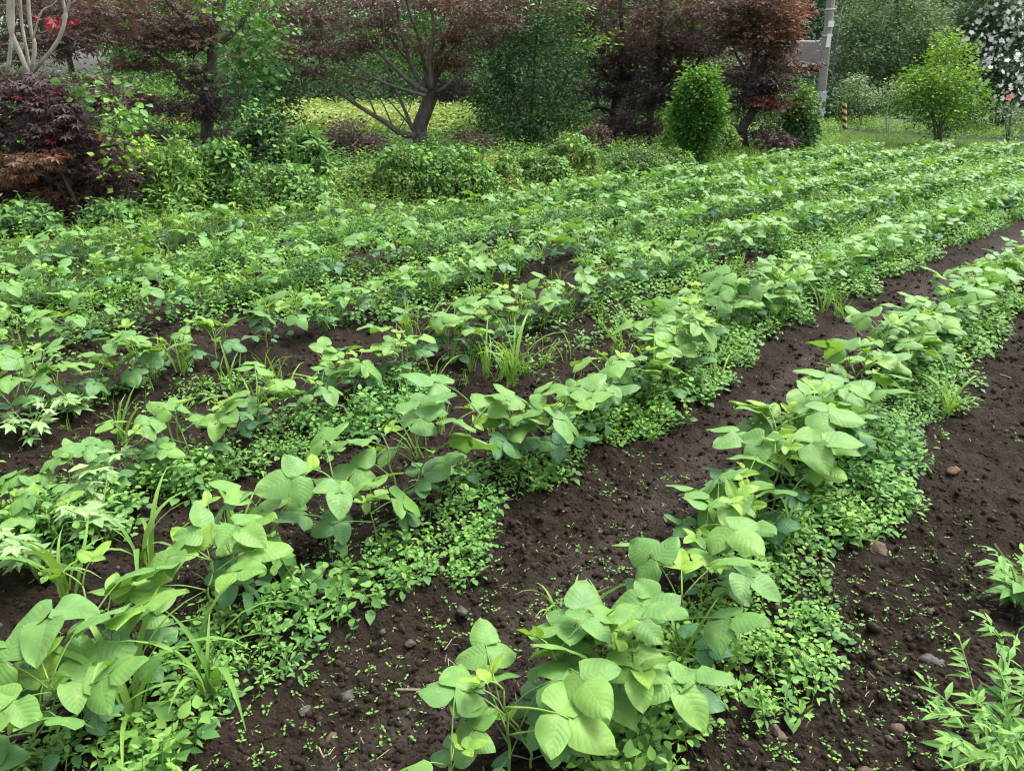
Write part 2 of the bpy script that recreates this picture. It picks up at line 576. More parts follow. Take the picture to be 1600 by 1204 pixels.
M['cedar'] = leaf_material('cedar_spray', [(0, (0.022, 0.055, 0.024)), (1, (0.060, 0.115, 0.045))], trans=0.1)
M['white_flower'] = leaf_material('white_petal', [(0, (0.80, 0.80, 0.78)), (1, (0.85, 0.83, 0.80))], trans=0.2, tcol=1.0)
M['pink_flower'] = leaf_material('pink_petal', [(0, (0.80, 0.42, 0.36)), (1, (0.82, 0.50, 0.42))], trans=0.2, tcol=1.0)
M['bark_dark'] = plain_material('dark_bark', (0.020, 0.016, 0.014), (0.075, 0.062, 0.055), scale=14, stretch=(1, 1, .3), bump=0.8)
M['bark'] = plain_material('maple_bark', (0.048, 0.041, 0.036), (0.145, 0.125, 0.108), scale=12, stretch=(1, 1, .35), bump=0.7)
M['bark_pale'] = plain_material('pale_bark', (0.19, 0.17, 0.14), (0.42, 0.40, 0.34), scale=10, stretch=(1, 1, .5), bump=0.4)
M['twig'] = plain_material('twig_bark', (0.030, 0.024, 0.020), (0.085, 0.070, 0.058), scale=20, bump=0.2)
M['stone'] = plain_material('river_stone', (0.030, 0.026, 0.024), (0.085, 0.075, 0.068), scale=18, bump=0.25, rough=0.7)
M['stone_brown'] = plain_material('brown_stone', (0.040, 0.029, 0.022), (0.125, 0.090, 0.065), scale=30, bump=0.3)
M['stone_pale'] = plain_material('pale_stone', (0.10, 0.08, 0.06), (0.28, 0.25, 0.20), scale=30, bump=0.3)
M['stone_rust'] = plain_material('rust_stone', (0.05, 0.030, 0.018), (0.19, 0.110, 0.062), scale=34, bump=0.3)
M['straw'] = plain_material('dry_straw', (0.20, 0.15, 0.10), (0.46, 0.38, 0.27), scale=12, bump=0)
M['clod'] = plain_material('soil_clod', (0.0110, 0.0079, 0.0055), (0.041, 0.0305, 0.0220), scale=26, bump=0.6, rough=0.95, spec=0.1)
M['concrete'] = plain_material('pole_concrete', (0.16, 0.16, 0.155), (0.26, 0.26, 0.25), scale=5, bump=0.15, stretch=(1, 1, .25))
M['steel'] = plain_material('galvanised_sheet', (0.50, 0.52, 0.54), (0.66, 0.68, 0.70), scale=4, bump=0.0, rough=0.45, metal=0.2)
M['dark_steel'] = plain_material('dark_painted_steel', (0.025, 0.035, 0.045), (0.05, 0.06, 0.075), scale=6, bump=0.05, rough=0.5)
M['white_paint'] = plain_material('white_paint', (0.66, 0.67, 0.67), (0.78, 0.78, 0.77), scale=3, bump=0.02, rough=0.5)
M['yellow'] = plain_material('yellow_plastic', (0.52, 0.34, 0.08), (0.68, 0.48, 0.16), scale=5, bump=0.0, rough=0.5)
M['black'] = plain_material('black_plastic', (0.015, 0.015, 0.015), (0.04, 0.04, 0.04), scale=5, bump=0.0, rough=0.5)
M['roof'] = plain_material('grey_roof_tile', (0.115, 0.105, 0.105), (0.20, 0.185, 0.182), scale=7, bump=0.3)
M['wood_wall'] = plain_material('dark_board_wall', (0.035, 0.028, 0.024), (0.075, 0.060, 0.050), scale=6, stretch=(1, 1, .1), bump=0.2)
M['glass'] = plain_material('window_glass', (0.04, 0.05, 0.055), (0.07, 0.08, 0.085), scale=1, bump=0, rough=0.08, spec=0.6)
M['red_paint'] = plain_material('red_paint', (0.38, 0.03, 0.03), (0.48, 0.05, 0.04), scale=3, bump=0, rough=0.4)


def ground_material():
    m, n, l = mat_new('soil_and_turf')
    geo = n.new('ShaderNodeNewGeometry')
    at_ = n.new('ShaderNodeAttribute'); at_.attribute_name = 'tint'     # 1 = cultivated soil, 0 = turf

    def noise(sc, det, rough=0.6):
        z = n.new('ShaderNodeTexNoise'); z.inputs['Scale'].default_value = sc; z.inputs['Detail'].default_value = det; z.inputs['Roughness'].default_value = rough
        l.new(geo.outputs['Position'], z.inputs['Vector'])
        return z.outputs['Fac']
    big, mid, fin = noise(1.6, 4), noise(14, 6, 0.7), noise(90, 5, 0.7)
    s1 = ramp(n, [(0.30, (0.0100, 0.0071, 0.0049)), (0.55, (0.0220, 0.0160, 0.0112)), (0.80, (0.044, 0.0330, 0.0240))])
    l.new(math_node(n, l, 'ADD', math_node(n, l, 'MULTIPLY', mid, 0.55), math_node(n, l, 'MULTIPLY', big, 0.45)), s1.inputs[0])
    s2 = ramp(n, [(0.66, (0, 0, 0)), (0.74, (1, 1, 1))])
    l.new(fin, s2.inputs[0])
    mx = n.new('ShaderNodeMix'); mx.data_type = 'RGBA'
    l.new(math_node(n, l, 'MULTIPLY', s2.outputs[0], 0.45), mx.inputs['Factor'])
    l.new(s1.outputs[0], mx.inputs['A']); mx.inputs['B'].default_value = (0.085, 0.066, 0.050, 1)
    uvn = n.new('ShaderNodeUVMap'); uvn.uv_map = 'UVMap'
    su = n.new('ShaderNodeSeparateXYZ'); l.new(uvn.outputs[0], su.inputs[0])
    mp_ = n.new('ShaderNodeMix'); mp_.data_type = 'RGBA'
    pr_ = ramp(n, [(0.35, (0, 0, 0)), (0.65, (1, 1, 1))]); l.new(math_node(n, l, 'ADD', math_node(n, l, 'MULTIPLY', big, 0.6), math_node(n, l, 'MULTIPLY', mid, 0.4)), pr_.inputs[0])
    l.new(math_node(n, l, 'MULTIPLY', su.outputs[0], math_node(n, l, 'MULTIPLY_ADD', pr_.outputs[0], 0.55, 0.4)), mp_.inputs['Factor'])
    l.new(mx.outputs['Result'], mp_.inputs['A']); mp_.inputs['B'].default_value = (0.072, 0.058, 0.050, 1)
    mx = mp_
    t1 = ramp(n, [(0.3, (0.016, 0.020, 0.009)), (0.5, (0.026, 0.046, 0.014)), (0.7, (0.050, 0.085, 0.024))])
    l.new(math_node(n, l, 'ADD', math_node(n, l, 'MULTIPLY', mid, 0.5), math_node(n, l, 'MULTIPLY', big, 0.5)), t1.inputs[0])
    m2 = n.new('ShaderNodeMix'); m2.data_type = 'RGBA'
    l.new(at_.outputs['Fac'], m2.inputs['Factor'])
    l.new(t1.outputs[0], m2.inputs['A']); l.new(mx.outputs['Result'], m2.inputs['B'])
    b = n.new('ShaderNodeBsdfPrincipled')
    l.new(m2.outputs['Result'], b.inputs['Base Color'])
    b.inputs['Roughness'].default_value = 0.9
    b.inputs['Specular IOR Level'].default_value = 0.12
    bp = n.new('ShaderNodeBump'); bp.inputs['Strength'].default_value = 1.0; bp.inputs['Distance'].default_value = 0.022
    vo = n.new('ShaderNodeTexVoronoi'); vo.inputs['Scale'].default_value = 75.0; vo.inputs['Randomness'].default_value = 1.0
    l.new(geo.outputs['Position'], vo.inputs['Vector'])
    crumb = math_node(n, l, 'SUBTRACT', 0.7, vo.outputs['Distance'])
    l.new(math_node(n, l, 'ADD', math_node(n, l, 'MULTIPLY', fin, 0.45), math_node(n, l, 'MULTIPLY_ADD', crumb, 0.35, mid)), bp.inputs['Height'])
    l.new(bp.outputs[0], b.inputs['Normal'])
    out = n.new('ShaderNodeOutputMaterial'); l.new(b.outputs[0], out.inputs[0])
    return m


M['ground'] = ground_material()


# ------------------------------------------------------------------ the ground: one sheet to the horizon
def build_ground():
    r = [0.25]
    while r[-1] < 9:
        r.append(r[-1] + max(0.008, r[-1] * 0.0062))
    while r[-1] < 900:
        r.append(r[-1] * 1.035)
    r = np.array(r)
    a = np.concatenate([np.linspace(-55, 55, 430), np.linspace(55, 305, 60)[1:-1]])
    a = np.radians(a)
    Rm, Am = np.meshgrid(r, a, indexing='ij')
    X, Y = Rm * np.sin(Am), Rm * np.cos(Am)
    H = ground_h(X, Y) * (Rm < 60)
    H = H - 0.0 * Rm
    nr, na = X.shape
    V = np.stack([X, Y, H], -1).reshape(-1, 3)
    i = np.arange(nr - 1)[:, None] * na; j = np.arange(na)[None, :]; j2 = (j + 1) % na
    q = np.stack([i + j, i + na + j, i + na + j2, i + j2], -1).reshape(-1, 4)
    L = q.ravel(); S = np.full(len(q), 4)
    L = np.concatenate([L, np.arange(na)]); S = np.concatenate([S, [na]])
    off_, _s = row_coords(X, Y)
    trk = sstep(.34, .12, np.abs(off_ + 1.12) + .12 * (vnoise(X * 3, Y * 3, 77) - .5)) * (Rm < 25)
    trk = np.maximum(trk, .55 * sstep(.2, .05, np.abs(off_ - .42)) * (Rm < 25))
    mb = MB().add(V, L, S, field_mask(X, Y).ravel(), np.stack([trk.ravel(), np.zeros(trk.size)], -1))
    o = mb.build('ground', M['ground'], smooth=True)
    tag(o, 'dark tilled soil of the bean field with turf beyond it', 'ground', kind='structure')


build_ground()


# ------------------------------------------------------------------ trees
def fan(P0, n):                      # polyline helper: jitter a path a little
    return P0 + RNG.normal(0, n, P0.shape)


class Skeleton:
    """limbs drawn by hand, then twigs grown from the nearest limb to every leaf clump"""

    def __init__(self):
        self.p = []; self.par = []; self.r = []; self.fixed = []; self.chains = []

    def limb(self, pts, r0, r1, n=12, name='limb', wob=0.0):
        P = smooth_path(pts, n)
        if wob:
            P[1:-1] += RNG.normal(0, wob, P[1:-1].shape)
        R = np.linspace(r0, r1, n)
        self.chains.append((name, P, R))
        i0 = len(self.p)
        if self.p:
            par = int(np.argmin(((np.array(self.p) - P[0]) ** 2).sum(1)))
        else:
            par = -1
        for i in range(n):
            self.p.append(P[i]); self.par.append(par if i == 0 else i0 + i - 1); self.r.append(R[i]); self.fixed.append(True)

    def grow(self, targets, r_tip=0.0025, bow=0.12, kmax=None):
        T = np.asarray(targets)
        P0 = np.array(self.p)
        d0 = ((T[:, None, :] - P0[None, ::2, :]) ** 2).sum(2).min(1)
        nfix = len(self.p)
        for t in T[np.argsort(d0)]:
            P = np.array(self.p)
            d = np.linalg.norm(P - t, axis=1)
            below = np.clip(P[:, 2] - t[2], 0, None) * 1.2
            j = int(np.argmin(d + below))
            a = P[j]; v = t - a; ln = np.linalg.norm(v)
            if ln < 1e-3: continue
            m = 3 if ln > 0.3 else 2
            off = RNG.normal(0, bow * ln, 3); off[2] = abs(off[2]) * 0.6 - 0.02 * ln
            last = j
            for q in range(1, m + 1):
                f = q / m
                self.p.append(a + v * f + off * math.sin(PI * f) + (RNG.normal(0, 0.02 * ln, 3) if q < m else 0))
                self.par.append(last); self.r.append(0.0); self.fixed.append(False)
                last = len(self.p) - 1
        n = len(self.p)
        acc = np.zeros(n); kids = [[] for _ in range(n)]
        for i in range(nfix, n):
            kids[self.par[i]].append(i)
        for i in range(n - 1, nfix - 1, -1):
            if not kids[i]: acc[i] = r_tip ** 2.3
            if self.par[i] >= nfix: acc[self.par[i]] += acc[i]
        r = acc ** (1 / 2.3)
        mb = MB()
        P = np.array(self.p)
        used = set()
        for i in range(nfix, n):
            if i in used: continue
            ch = [self.par[i], i]; used.add(i)
            c = i
            while kids[c]:
                c = max(kids[c], key=lambda q: acc[q]); used.add(c); ch.append(c)
            rr = np.array([r[q] if q >= nfix else r[i] for q in ch])
            rr[0] = rr[1] * 1.05
            rr = np.minimum(rr, 0.05)
            pts = P[ch]
            if len(ch) > 2:
                pp = smooth_path(pts, 2 * len(ch) - 1); rr = np.interp(np.linspace(0, len(ch) - 1, len(pp)), np.arange(len(ch)), rr)
            else:
                pp = pts
            add_tube(mb, pp, rr, 4 if rr[0] < 0.012 else 6, 0.5)
        return mb


def blob_points(blobs, per, rng=None, shell=0.25):
    """clump centres inside ellipsoids; blobs = (centre, radii, tint, weight)"""
    rng = rng or RNG
    P, T, B = [], [], []
    for bi, (c, rad, tint, wgt) in enumerate(blobs):
        k = max(1, int(per * wgt))
        d = rnd_dirs(k, rng=rng)
        q = rng.uniform(shell, 1, k) ** (1 / 2.2)
        P.append(c + d * q[:, None] * rad); T.append(tint + rng.normal(0, 0.06, k)); B.append(np.full(k, bi))
    return np.concatenate(P), np.concatenate(T), np.concatenate(B)


def clump_leaves(mb, proto, centres, tints, per, size, sh, sv, up=0.9, spread=0.55, droop=0.25, tvar=0.10, center=None, svar=0.3):
    """leaves round every clump centre, mostly facing up, hanging a little outward"""
    k = len(centres) * per
    ci = np.repeat(np.arange(len(centres)), per)
    o = RNG.normal(0, 1, (k, 3)) * np.array([sh, sh, sv])
    P = centres[ci] + o
    nrm = rnd_dirs(k, up=up, spread=spread)
    d = o + RNG.normal(0, 0.6 * sh, (k, 3))
    if center is not None:
        d = d + 0.5 * sh * (P - center) / (np.linalg.norm(P - center, axis=1, keepdims=True) + 1e-6)
    d[:, 2] = d[:, 2] * 0.4 - droop * sh
    R = basis(d, nrm)
    mb.scatter(proto, R, P, np.asarray(tints)[ci] + RNG.normal(0, tvar, k), size * np.clip(RNG.normal(1, svar, k), 0.45, 1.7))
    return mb


def uvblobs(lst, Y, zdepth=0.9, jit=0.35):
    """(u, v, ru, rv, tint, weight) in picture pixels -> ellipsoids of real size round distance Y"""
    out = []
    for b in lst:
        u, v, ru, rv, tint, wgt = b[:6]
        dy = b[6] if len(b) > 6 else random.uniform(-jit, jit)
        c = at(u, v, Y + dy); s = mpp(Y + dy, v)
        out.append((c, np.array([ru * s, max(ru * s * zdepth, 0.15), rv * s]), tint, wgt))
    return out


def make_tree(name, label, cat, base, limbs, blobs, proto, leafmat, per=30, leaves=30, size=0.06, sh=0.12, sv=0.06, bark='bark', group=None, up=0.9, spread=0.55, twig='twig', r_tip=0.003, crown='crown', trunkmat=None, max_limbs=8, shell=0.2, bow=0.12, tvar=0.1, extra=None):
    base = np.asarray(base)
    root = thing(name, base, label, cat, group)
    sk = Skeleton()
    for lb in limbs:
        sk.limb(*lb[:3], **(lb[3] if len(lb) > 3 else {}))
    cpts, ct, _ = blob_points(blobs, per, shell=shell)
    tw = sk.grow(cpts, r_tip, bow)
    tw_o = tw
    first = True
    for nm, P, R in sk.chains:
        mb = MB(); add_tube(mb, P - base, R, 9 if R[0] > 0.03 else 6)
        mb.build('trunk' if first or nm == 'trunk' else nm, M[trunkmat or bark] if nm != 'pale' else M['bark_pale'], root, smooth=True).name = ('trunk' if first else ('limb' if nm in ('limb', 'pale') else nm))
        first = False
    V = [v - base for v in tw.v]; tw.v = V
    tw.build('twigs', M[twig], root, smooth=True)
    mb = MB()
    cen = cpts.mean(0)
    pr = proto if isinstance(proto, list) else [proto]
    idx = RNG.integers(0, len(pr), len(cpts))
    for q, p in enumerate(pr):
        s = idx == q
        if s.any():
            clump_leaves(mb, p, cpts[s], ct[s], leaves, size, sh, sv, up=up, spread=spread, center=cen, tvar=tvar)
    mb.v = [v - base for v in mb.v]
    mb.build(crown, leafmat, root)
    if extra: extra(root, base, cpts)
    return root


LM5 = leaf_maple(5); LM7 = leaf_maple(7, wd=0.24); LM3 = leaf_maple(3, wd=0.42)
LS = leaf_simple(); LD = leaf_diamond()
LBROAD = leaf_simple(0.75, 0.1, 0.15)
LNARROW = leaf_simple(0.26, 0.15, 0.2)


def A(pts, Y):                       # limb given as (u, v[, dY]) picture points
    return [at(p[0], p[1], Y + (p[2] if len(p) > 2 else 0)) for p in pts]


def ground_at(u, v):
    p = gp(u, v)
    p[2] = float(ground_h(p[0], p[1], False))
    return p


# --- red maple at the left edge, cut back to pale upright stems
def red_maple_left():
    Y = 8.9
    base = ground_at(92, 350); Y = base[1]
    b = base + np.array([0, 0, -0.08])
    limbs = [([b] + A([(88, 300), (68, 220), (48, 150), (45, 112)], Y), 0.17, 0.085, dict(n=16, name='trunk')),
             (A([(46, 118), (30, 80), (15, 40), (14, -20), (8, -160)], Y), 0.027, 0.02, dict(name='pale')),
             (A([(12, 112), (18, 60), (20, 20), (18, -140)], Y - 0.15), 0.020, 0.015, dict(name='pale')),
             (A([(48, 112), (38, 60), (32, 15), (25, -120)], Y + 0.1), 0.017, 0.014, dict(name='pale')),
             (A([(50, 110), (54, 70), (46, 30), (38, -130)], Y + 0.05), 0.022, 0.017, dict(name='pale')),
             (A([(52, 112), (90, 65), (103, 20), (98, -10), (120, -150)], Y - 0.05), 0.022, 0.018, dict(name='pale')),
             (A([(98, 30), (108, 5), (112, -40)], Y - 0.05), 0.018, 0.012, dict(name='pale')),
             (A([(52, 60), (64, 20), (82, 8), (95, -5)], Y - 0.1), 0.01, 0.006, dict(name='pale')),
             (A([(75, 250), (40, 236), (5, 220), (-60, 205)], Y - 0.1), 0.06, 0.03),
             (A([(85, 290), (60, 262), (20, 250), (-40, 262)], Y - 0.3), 0.05, 0.02),
             (A([(80, 270), (110, 245), (150, 232), (185, 226)], Y - 0.3), 0.028, 0.012),
             ([gp(122, 362)] + A([(118, 318), (95, 268)], Y - 0.5), 0.03, 0.018)]
    bl = uvblobs([(55, 140, 60, 26, .12, 1.2), (95, 175, 48, 26, .10, 1.1), (25, 185, 40, 24, .14, .9), (85, 205, 60, 22, .12, 1.0), (130, 228, 48, 18, .22, .9),
                  (30, 245, 58, 20, .30, 1.0), (10, 280, 45, 16, .48, .7), (55, 248, 30, 10, .62, .35, -.7), (12, 270, 24, 9, .68, .3, -.7), (85, 285, 50, 22, .22, .9), (140, 262, 50, 20, .15, 1.0), (165, 285, 34, 18, .15, .7), (95, 305, 48, 12, .50, .6),
                  (20, 310, 40, 16, .12, .5), (150, 325, 30, 12, .08, .3),
                  (150, 165, 40, 20, .2, .5), (55, 150, 14, 6, 1.0, .05), (115, 212, 20, 10, .98, .2), (80, 36, 12, 6, .97, .04, .6), (95, 256, 12, 6, 1.0, .08), (190, 298, 12, 8, .9, .08), (5, 125, 25, 14, .45, .4), (160, 240, 30, 10, .35, .4),
                  (60, 70, 90, 26, .25, .9, 1.3), (125, 62, 45, 18, .15, .5, 1.2), (150, 15, 60, 24, .35, .7, 1.5), (40, 15, 80, 26, .3, .8, 1.6), (150, 132, 40, 10, .12, .35, .5), (200, 270, 40, 12, .2, .5), (-60, 180, 60, 70, .15, 1.3),
                  (60, -150, 150, 70, .2, 1.4, 1.0)], Y, 0.8)
    make_tree('maple_tree', 'dark purple maple with red tips and pale cut-back stems in the left corner', 'tree', base, limbs, bl, [LM5, LM7], M['maple'], per=17, leaves=22, size=0.080, sh=0.10, sv=0.035, bark='bark_dark', up=0.9, spread=0.5, tvar=0.06)


red_maple_left()


def maple_second():
    base = ground_at(326, 275); Y = base[1]
    b = base + np.array([0, 0, -0.1])
    limbs = [([b] + A([(323, 225), (326, 170), (331, 110), (334, 60), (345, -30), (350, -150)], Y), 0.115, 0.06, dict(n=18, name='trunk')),
             (A([(326, 150), (300, 140), (275, 112), (245, 85), (200, 60)], Y - .2), 0.05, 0.02),
             (A([(333, 75), (365, 50), (392, 10), (410, -60)], Y), 0.06, 0.03),
             (A([(332, 70), (300, 35), (265, 5), (250, -40)], Y - .2), 0.06, 0.03),
             (A([(326, 218), (322, 228), (300, 227), (265, 222)], Y - .5), 0.03, 0.014, dict(name='pale')),
             (A([(330, 140), (360, 132), (385, 120)], Y), 0.035, 0.015),
             (A([(250, 210), (200, 165), (165, 120), (150, 85)], Y - .8), 0.02, 0.01),
             (A([(338, 40), (350, 5), (352, -60)], Y), 0.04, 0.02)]
    bl = uvblobs([(200, 38, 95, 24, .35, 1.3), (150, 8, 90, 28, .42, 1.1), (265, 62, 75, 18, .40, 1.0), (125, 62, 50, 10, .5, .3), (290, 25, 60, 26, .35, .9), (230, 95, 50, 10, .5, .4),
                  (330, 165, 26, 24, .03, .8), (255, 168, 55, 9, .15, .5), (215, 150, 30, 10, .45, .25), (300, 120, 40, 16, .2, .45), (345, 215, 40, 12, .08, .4), (240, 215, 40, 12, .1, .4), (292, 180, 8, 4, 1, .06),
                  (250, -90, 240, 70, .4, 2.4)], Y, 0.9)
    make_tree('maple_tree', 'grey trunked maple with thin dark foliage and vines climbing its right side', 'tree', base, limbs, bl, [LM5, LM3], M['maple'], per=28, leaves=28, size=0.085, sh=0.17, sv=0.045, bark='bark', up=0.9, tvar=0.08)
    # vines climbing its right side
    vb = ground_at(385, 278)
    root = thing('climbing_vine', vb, 'green leafy vine climbing up the grey maple trunk on its right', 'vine')
    bl = uvblobs([(405, 40, 45, 40, .35, 1.2), (385, 90, 35, 30, .5, .9), (375, 140, 34, 30, .7, .9), (390, 185, 45, 26, .7, .9), (360, 20, 30, 18, .2, .4), (420, 100, 30, 30, .6, .5), (410, 0, 50, 24, .3, .6)], vb[1] - .3, 0.5)
    c, t, _ = blob_points(bl, 17)
    sk = Skeleton(); sk.limb([vb] + A([(378, 200), (372, 120), (380, 40), (400, -20)], vb[1]), 0.02, 0.008)
    sk.limb([vb] + A([(395, 210), (400, 130), (395, 60)], vb[1]), 0.015, 0.006)
    tw = sk.grow(c, 0.002)
    for _, P, R in sk.chains: add_tube(tw, P, R, 5)
    tw.v = [v - vb for v in tw.v]; tw.build('stem', M['twig'], root, smooth=True)
    mb = MB(); clump_leaves(mb, LBROAD, c, t + .35, 14, 0.085, 0.15, 0.12, up=0.5, spread=0.6, tvar=.15)
    mb.v = [v - vb for v in mb.v]; mb.build('leaves', M['vine'], root)


maple_second()


def hanging_vine():
    vb = ground_at(190, 345)
    Y = vb[1]
    root = thing('climbing_vine', vb, 'bright green heart-leaved vine sprawling beside the purple maple', 'vine')
    bl = uvblobs([(165, 150, 35, 14, .55, .5), (185, 175, 38, 20, .45, .9), (205, 205, 30, 22, .35, .8), (192, 245, 14, 24, .05, .5), (215, 225, 16, 10, .0, .35), (150, 135, 25, 12, .5, .3), (180, 262, 10, 12, .0, .2)], Y - .6, 0.5)
    c, t, _ = blob_points(bl, 14)
    sk = Skeleton(); sk.limb([vb] + A([(200, 290), (195, 230), (180, 170), (150, 130)], Y - .6), 0.012, 0.005)
    tw = sk.grow(c, 0.0018)
    for _, P, R in sk.chains: add_tube(tw, P, R, 5)
    tw.v = [v - vb for v in tw.v]; tw.build('stem', M['twig'], root, smooth=True)
    mb = MB(); clump_leaves(mb, LBROAD, c, t + .12, 6, 0.070, 0.10, 0.07, up=0.6, spread=0.5, tvar=.14)
    mb.v = [v - vb for v in mb.v]; mb.build('leaves', M['vine'], root)


hanging_vine()


def maple_third():
    base = ground_at(656, 240); Y = base[1]
    b = base + np.array([0, 0, -0.1])
    limbs = [([b] + A([(656, 215), (655, 200), (664, 175), (673, 152), (674, 140)], Y), 0.18, 0.145, dict(n=14, name='trunk')),
             (A([(650, 212), (625, 208), (605, 193), (570, 172), (540, 152), (505, 125), (470, 103)], Y - .4), 0.075, 0.016, dict(n=16)),
             (A([(645, 203), (638, 185), (625, 155), (605, 110), (600, 70), (598, 20)], Y - .3), 0.045, 0.015, dict(n=14)),
             (A([(668, 145), (640, 128), (610, 100), (585, 75), (560, 45)], Y - .3), 0.06, 0.016, dict(n=14)),
             (A([(668, 142), (648, 115), (635, 80), (625, 40), (615, -20)], Y), 0.06, 0.02, dict(n=14)),
             (A([(671, 140), (662, 100), (655, 60), (640, 20), (628, -40)], Y + .2), 0.06, 0.02, dict(n=14)),
             (A([(674, 140), (672, 90), (678, 50), (674, 5), (672, -60)], Y - .2), 0.065, 0.02, dict(n=14)),
             (A([(676, 140), (684, 95), (700, 50), (716, 10), (730, -50)], Y + .2), 0.06, 0.02, dict(n=14)),
             (A([(684, 145), (715, 118), (738, 90), (752, 55), (764, 25)], Y - .3), 0.035, 0.012, dict(n=14)),
             (A([(720, 113), (735, 75), (742, 60)], Y - .3), 0.013, 0.007),
             (A([(590, 187), (575, 150), (560, 120), (530, 90)], Y - .4), 0.025, 0.01),
             (A([(612, 195), (600, 165), (585, 140)], Y - .4), 0.02, 0.008),
             (A([(622, 205), (640, 170), (645, 150)], Y - .4), 0.015, 0.006),
             (A([(666, 150), (630, 140), (590, 125), (550, 100), (520, 85)], Y - .5), 0.04, 0.01, dict(n=14)),
             (A([(668, 144), (645, 105), (610, 60), (595, 20)], Y + .4), 0.04, 0.012, dict(n=14)),
             (A([(674, 138), (690, 110), (705, 80), (740, 40)], Y + .3), 0.035, 0.012, dict(n=14)),
             (A([(560, 165), (530, 130), (500, 95)], Y - .5), 0.02, 0.008), (A([(640, 195), (610, 160), (575, 120)], Y - .5), 0.025, 0.008)]
    bl = uvblobs([(480, 48, 85, 20, .32, 1.1), (430, 84, 55, 14, .50, .8), (550, 18, 95, 20, .30, 1.1), (640, 2, 85, 16, .30, .9), (520, 80, 45, 12, .38, .6), (695, 75, 26, 30, .58, .6), (765, 38, 50, 26, .35, .8), (735, 60, 36, 26, .42, .5), (705, 136, 26, 12, .03, .5),
                  (600, 48, 46, 18, .35, .5), (455, 15, 70, 20, .35, .8), (720, 12, 60, 18, .5, .7), (790, 10, 50, 20, .5, .6), (575, 70, 30, 8, .3, .3), (500, 110, 26, 8, .35, .25), (640, 70, 26, 16, .45, .25), (720, 95, 20, 14, .3, .3), (560, 125, 20, 7, .45, .12), (690, 150, 20, 8, .05, .25),
                  (610, -80, 220, 60, .35, 2.4)], Y, 0.9, 0.5)
    make_tree('maple_tree', 'spreading maple with forked grey trunk and reddish brown crown above the hedge', 'tree', base, limbs, bl, [LM3], M['maple'], per=32, leaves=34, size=0.080, sh=0.17, sv=0.045, bark='bark', tvar=0.09)


maple_third()


def maple_rear(label, b_uv, trunk, lims, blobs, per=30, leaves=34):
    base = ground_at(*b_uv); Y = base[1]
    b = base + np.array([0, 0, -0.1])
    limbs = [([b] + A(trunk, Y), lims[0][0], lims[0][1], dict(n=14, name='trunk'))] + [(A(p, Y + dy), r0, r1, dict(n=12)) for p, r0, r1, dy in lims[1:]]
    make_tree('maple_tree', label, 'tree', base, limbs, uvblobs(blobs, Y, 0.9, 0.5), [LM3], M['maple'], per=per, leaves=leaves, size=0.095, sh=0.17, sv=0.06, bark='bark_dark', tvar=0.08)


maple_rear('dark maple with a thin leaning trunk just right of the green bushy tree', (958, 226), [(957, 190), (962, 150), (970, 120), (975, 90), (970, 20), (965, -60)],
           [(0.10, 0.045), ([(958, 175), (935, 168), (915, 175), (900, 168)], .05, .02, -.2), ([(966, 135), (940, 110), (915, 80), (900, 40)], .05, .02, 0), ([(972, 110), (1000, 80), (1030, 40), (1050, 0)], .05, .02, 0), ([(955, 190), (930, 150), (945, 100)], .03, .012, .2)],
           [(945, 18, 85, 22, .35, 1.1), (890, 8, 60, 22, .32, .8), (985, 62, 50, 20, .62, .8), (1010, 75, 36, 14, .66, .5), (930, 50, 40, 22, .3, .7), (970, 130, 42, 26, .04, .9), (990, 105, 40, 20, .1, .7), (925, 100, 30, 22, .12, .5), (965, 85, 36, 18, .2, .6), (960, 185, 26, 16, .08, .4), (920, 150, 26, 20, .1, .4), (960, -70, 150, 60, .35, 2.0)])
maple_rear('dark maple with bare tangled lower twigs beside the round-topped green shrub', (1018, 232), [(1017, 205), (1016, 180), (1022, 160), (1028, 130), (1030, 60), (1035, -40)],
           [(0.10, 0.05), ([(1020, 165), (1050, 140), (1080, 110), (1100, 85)], .05, .015, 0), ([(1022, 160), (1000, 130), (990, 95), (985, 60)], .045, .015, -.2), ([(1025, 150), (1060, 100), (1080, 50), (1090, 0)], .05, .018, .2), ([(1018, 185), (1000, 178), (985, 185)], .025, .01, -.2), ([(1024, 155), (1060, 125), (1110, 100)], .03, .01, .3)],
           [(1050, 22, 75, 26, .38, 1.1), (1105, 40, 56, 30, .30, 1.0), (1030, 65, 50, 22, .28, .8), (1075, 75, 60, 18, .18, .9), (1045, 108, 45, 18, .10, .7), (1000, 150, 36, 22, .05, .8), (1040, 150, 26, 14, .05, .5), (1020, 195, 26, 12, .1, .5), (985, 195, 26, 18, .08, .5), (1120, 5, 60, 20, .4, .8), (1085, 115, 30, 10, .2, .4), (1060, -70, 130, 60, .35, 1.8)])
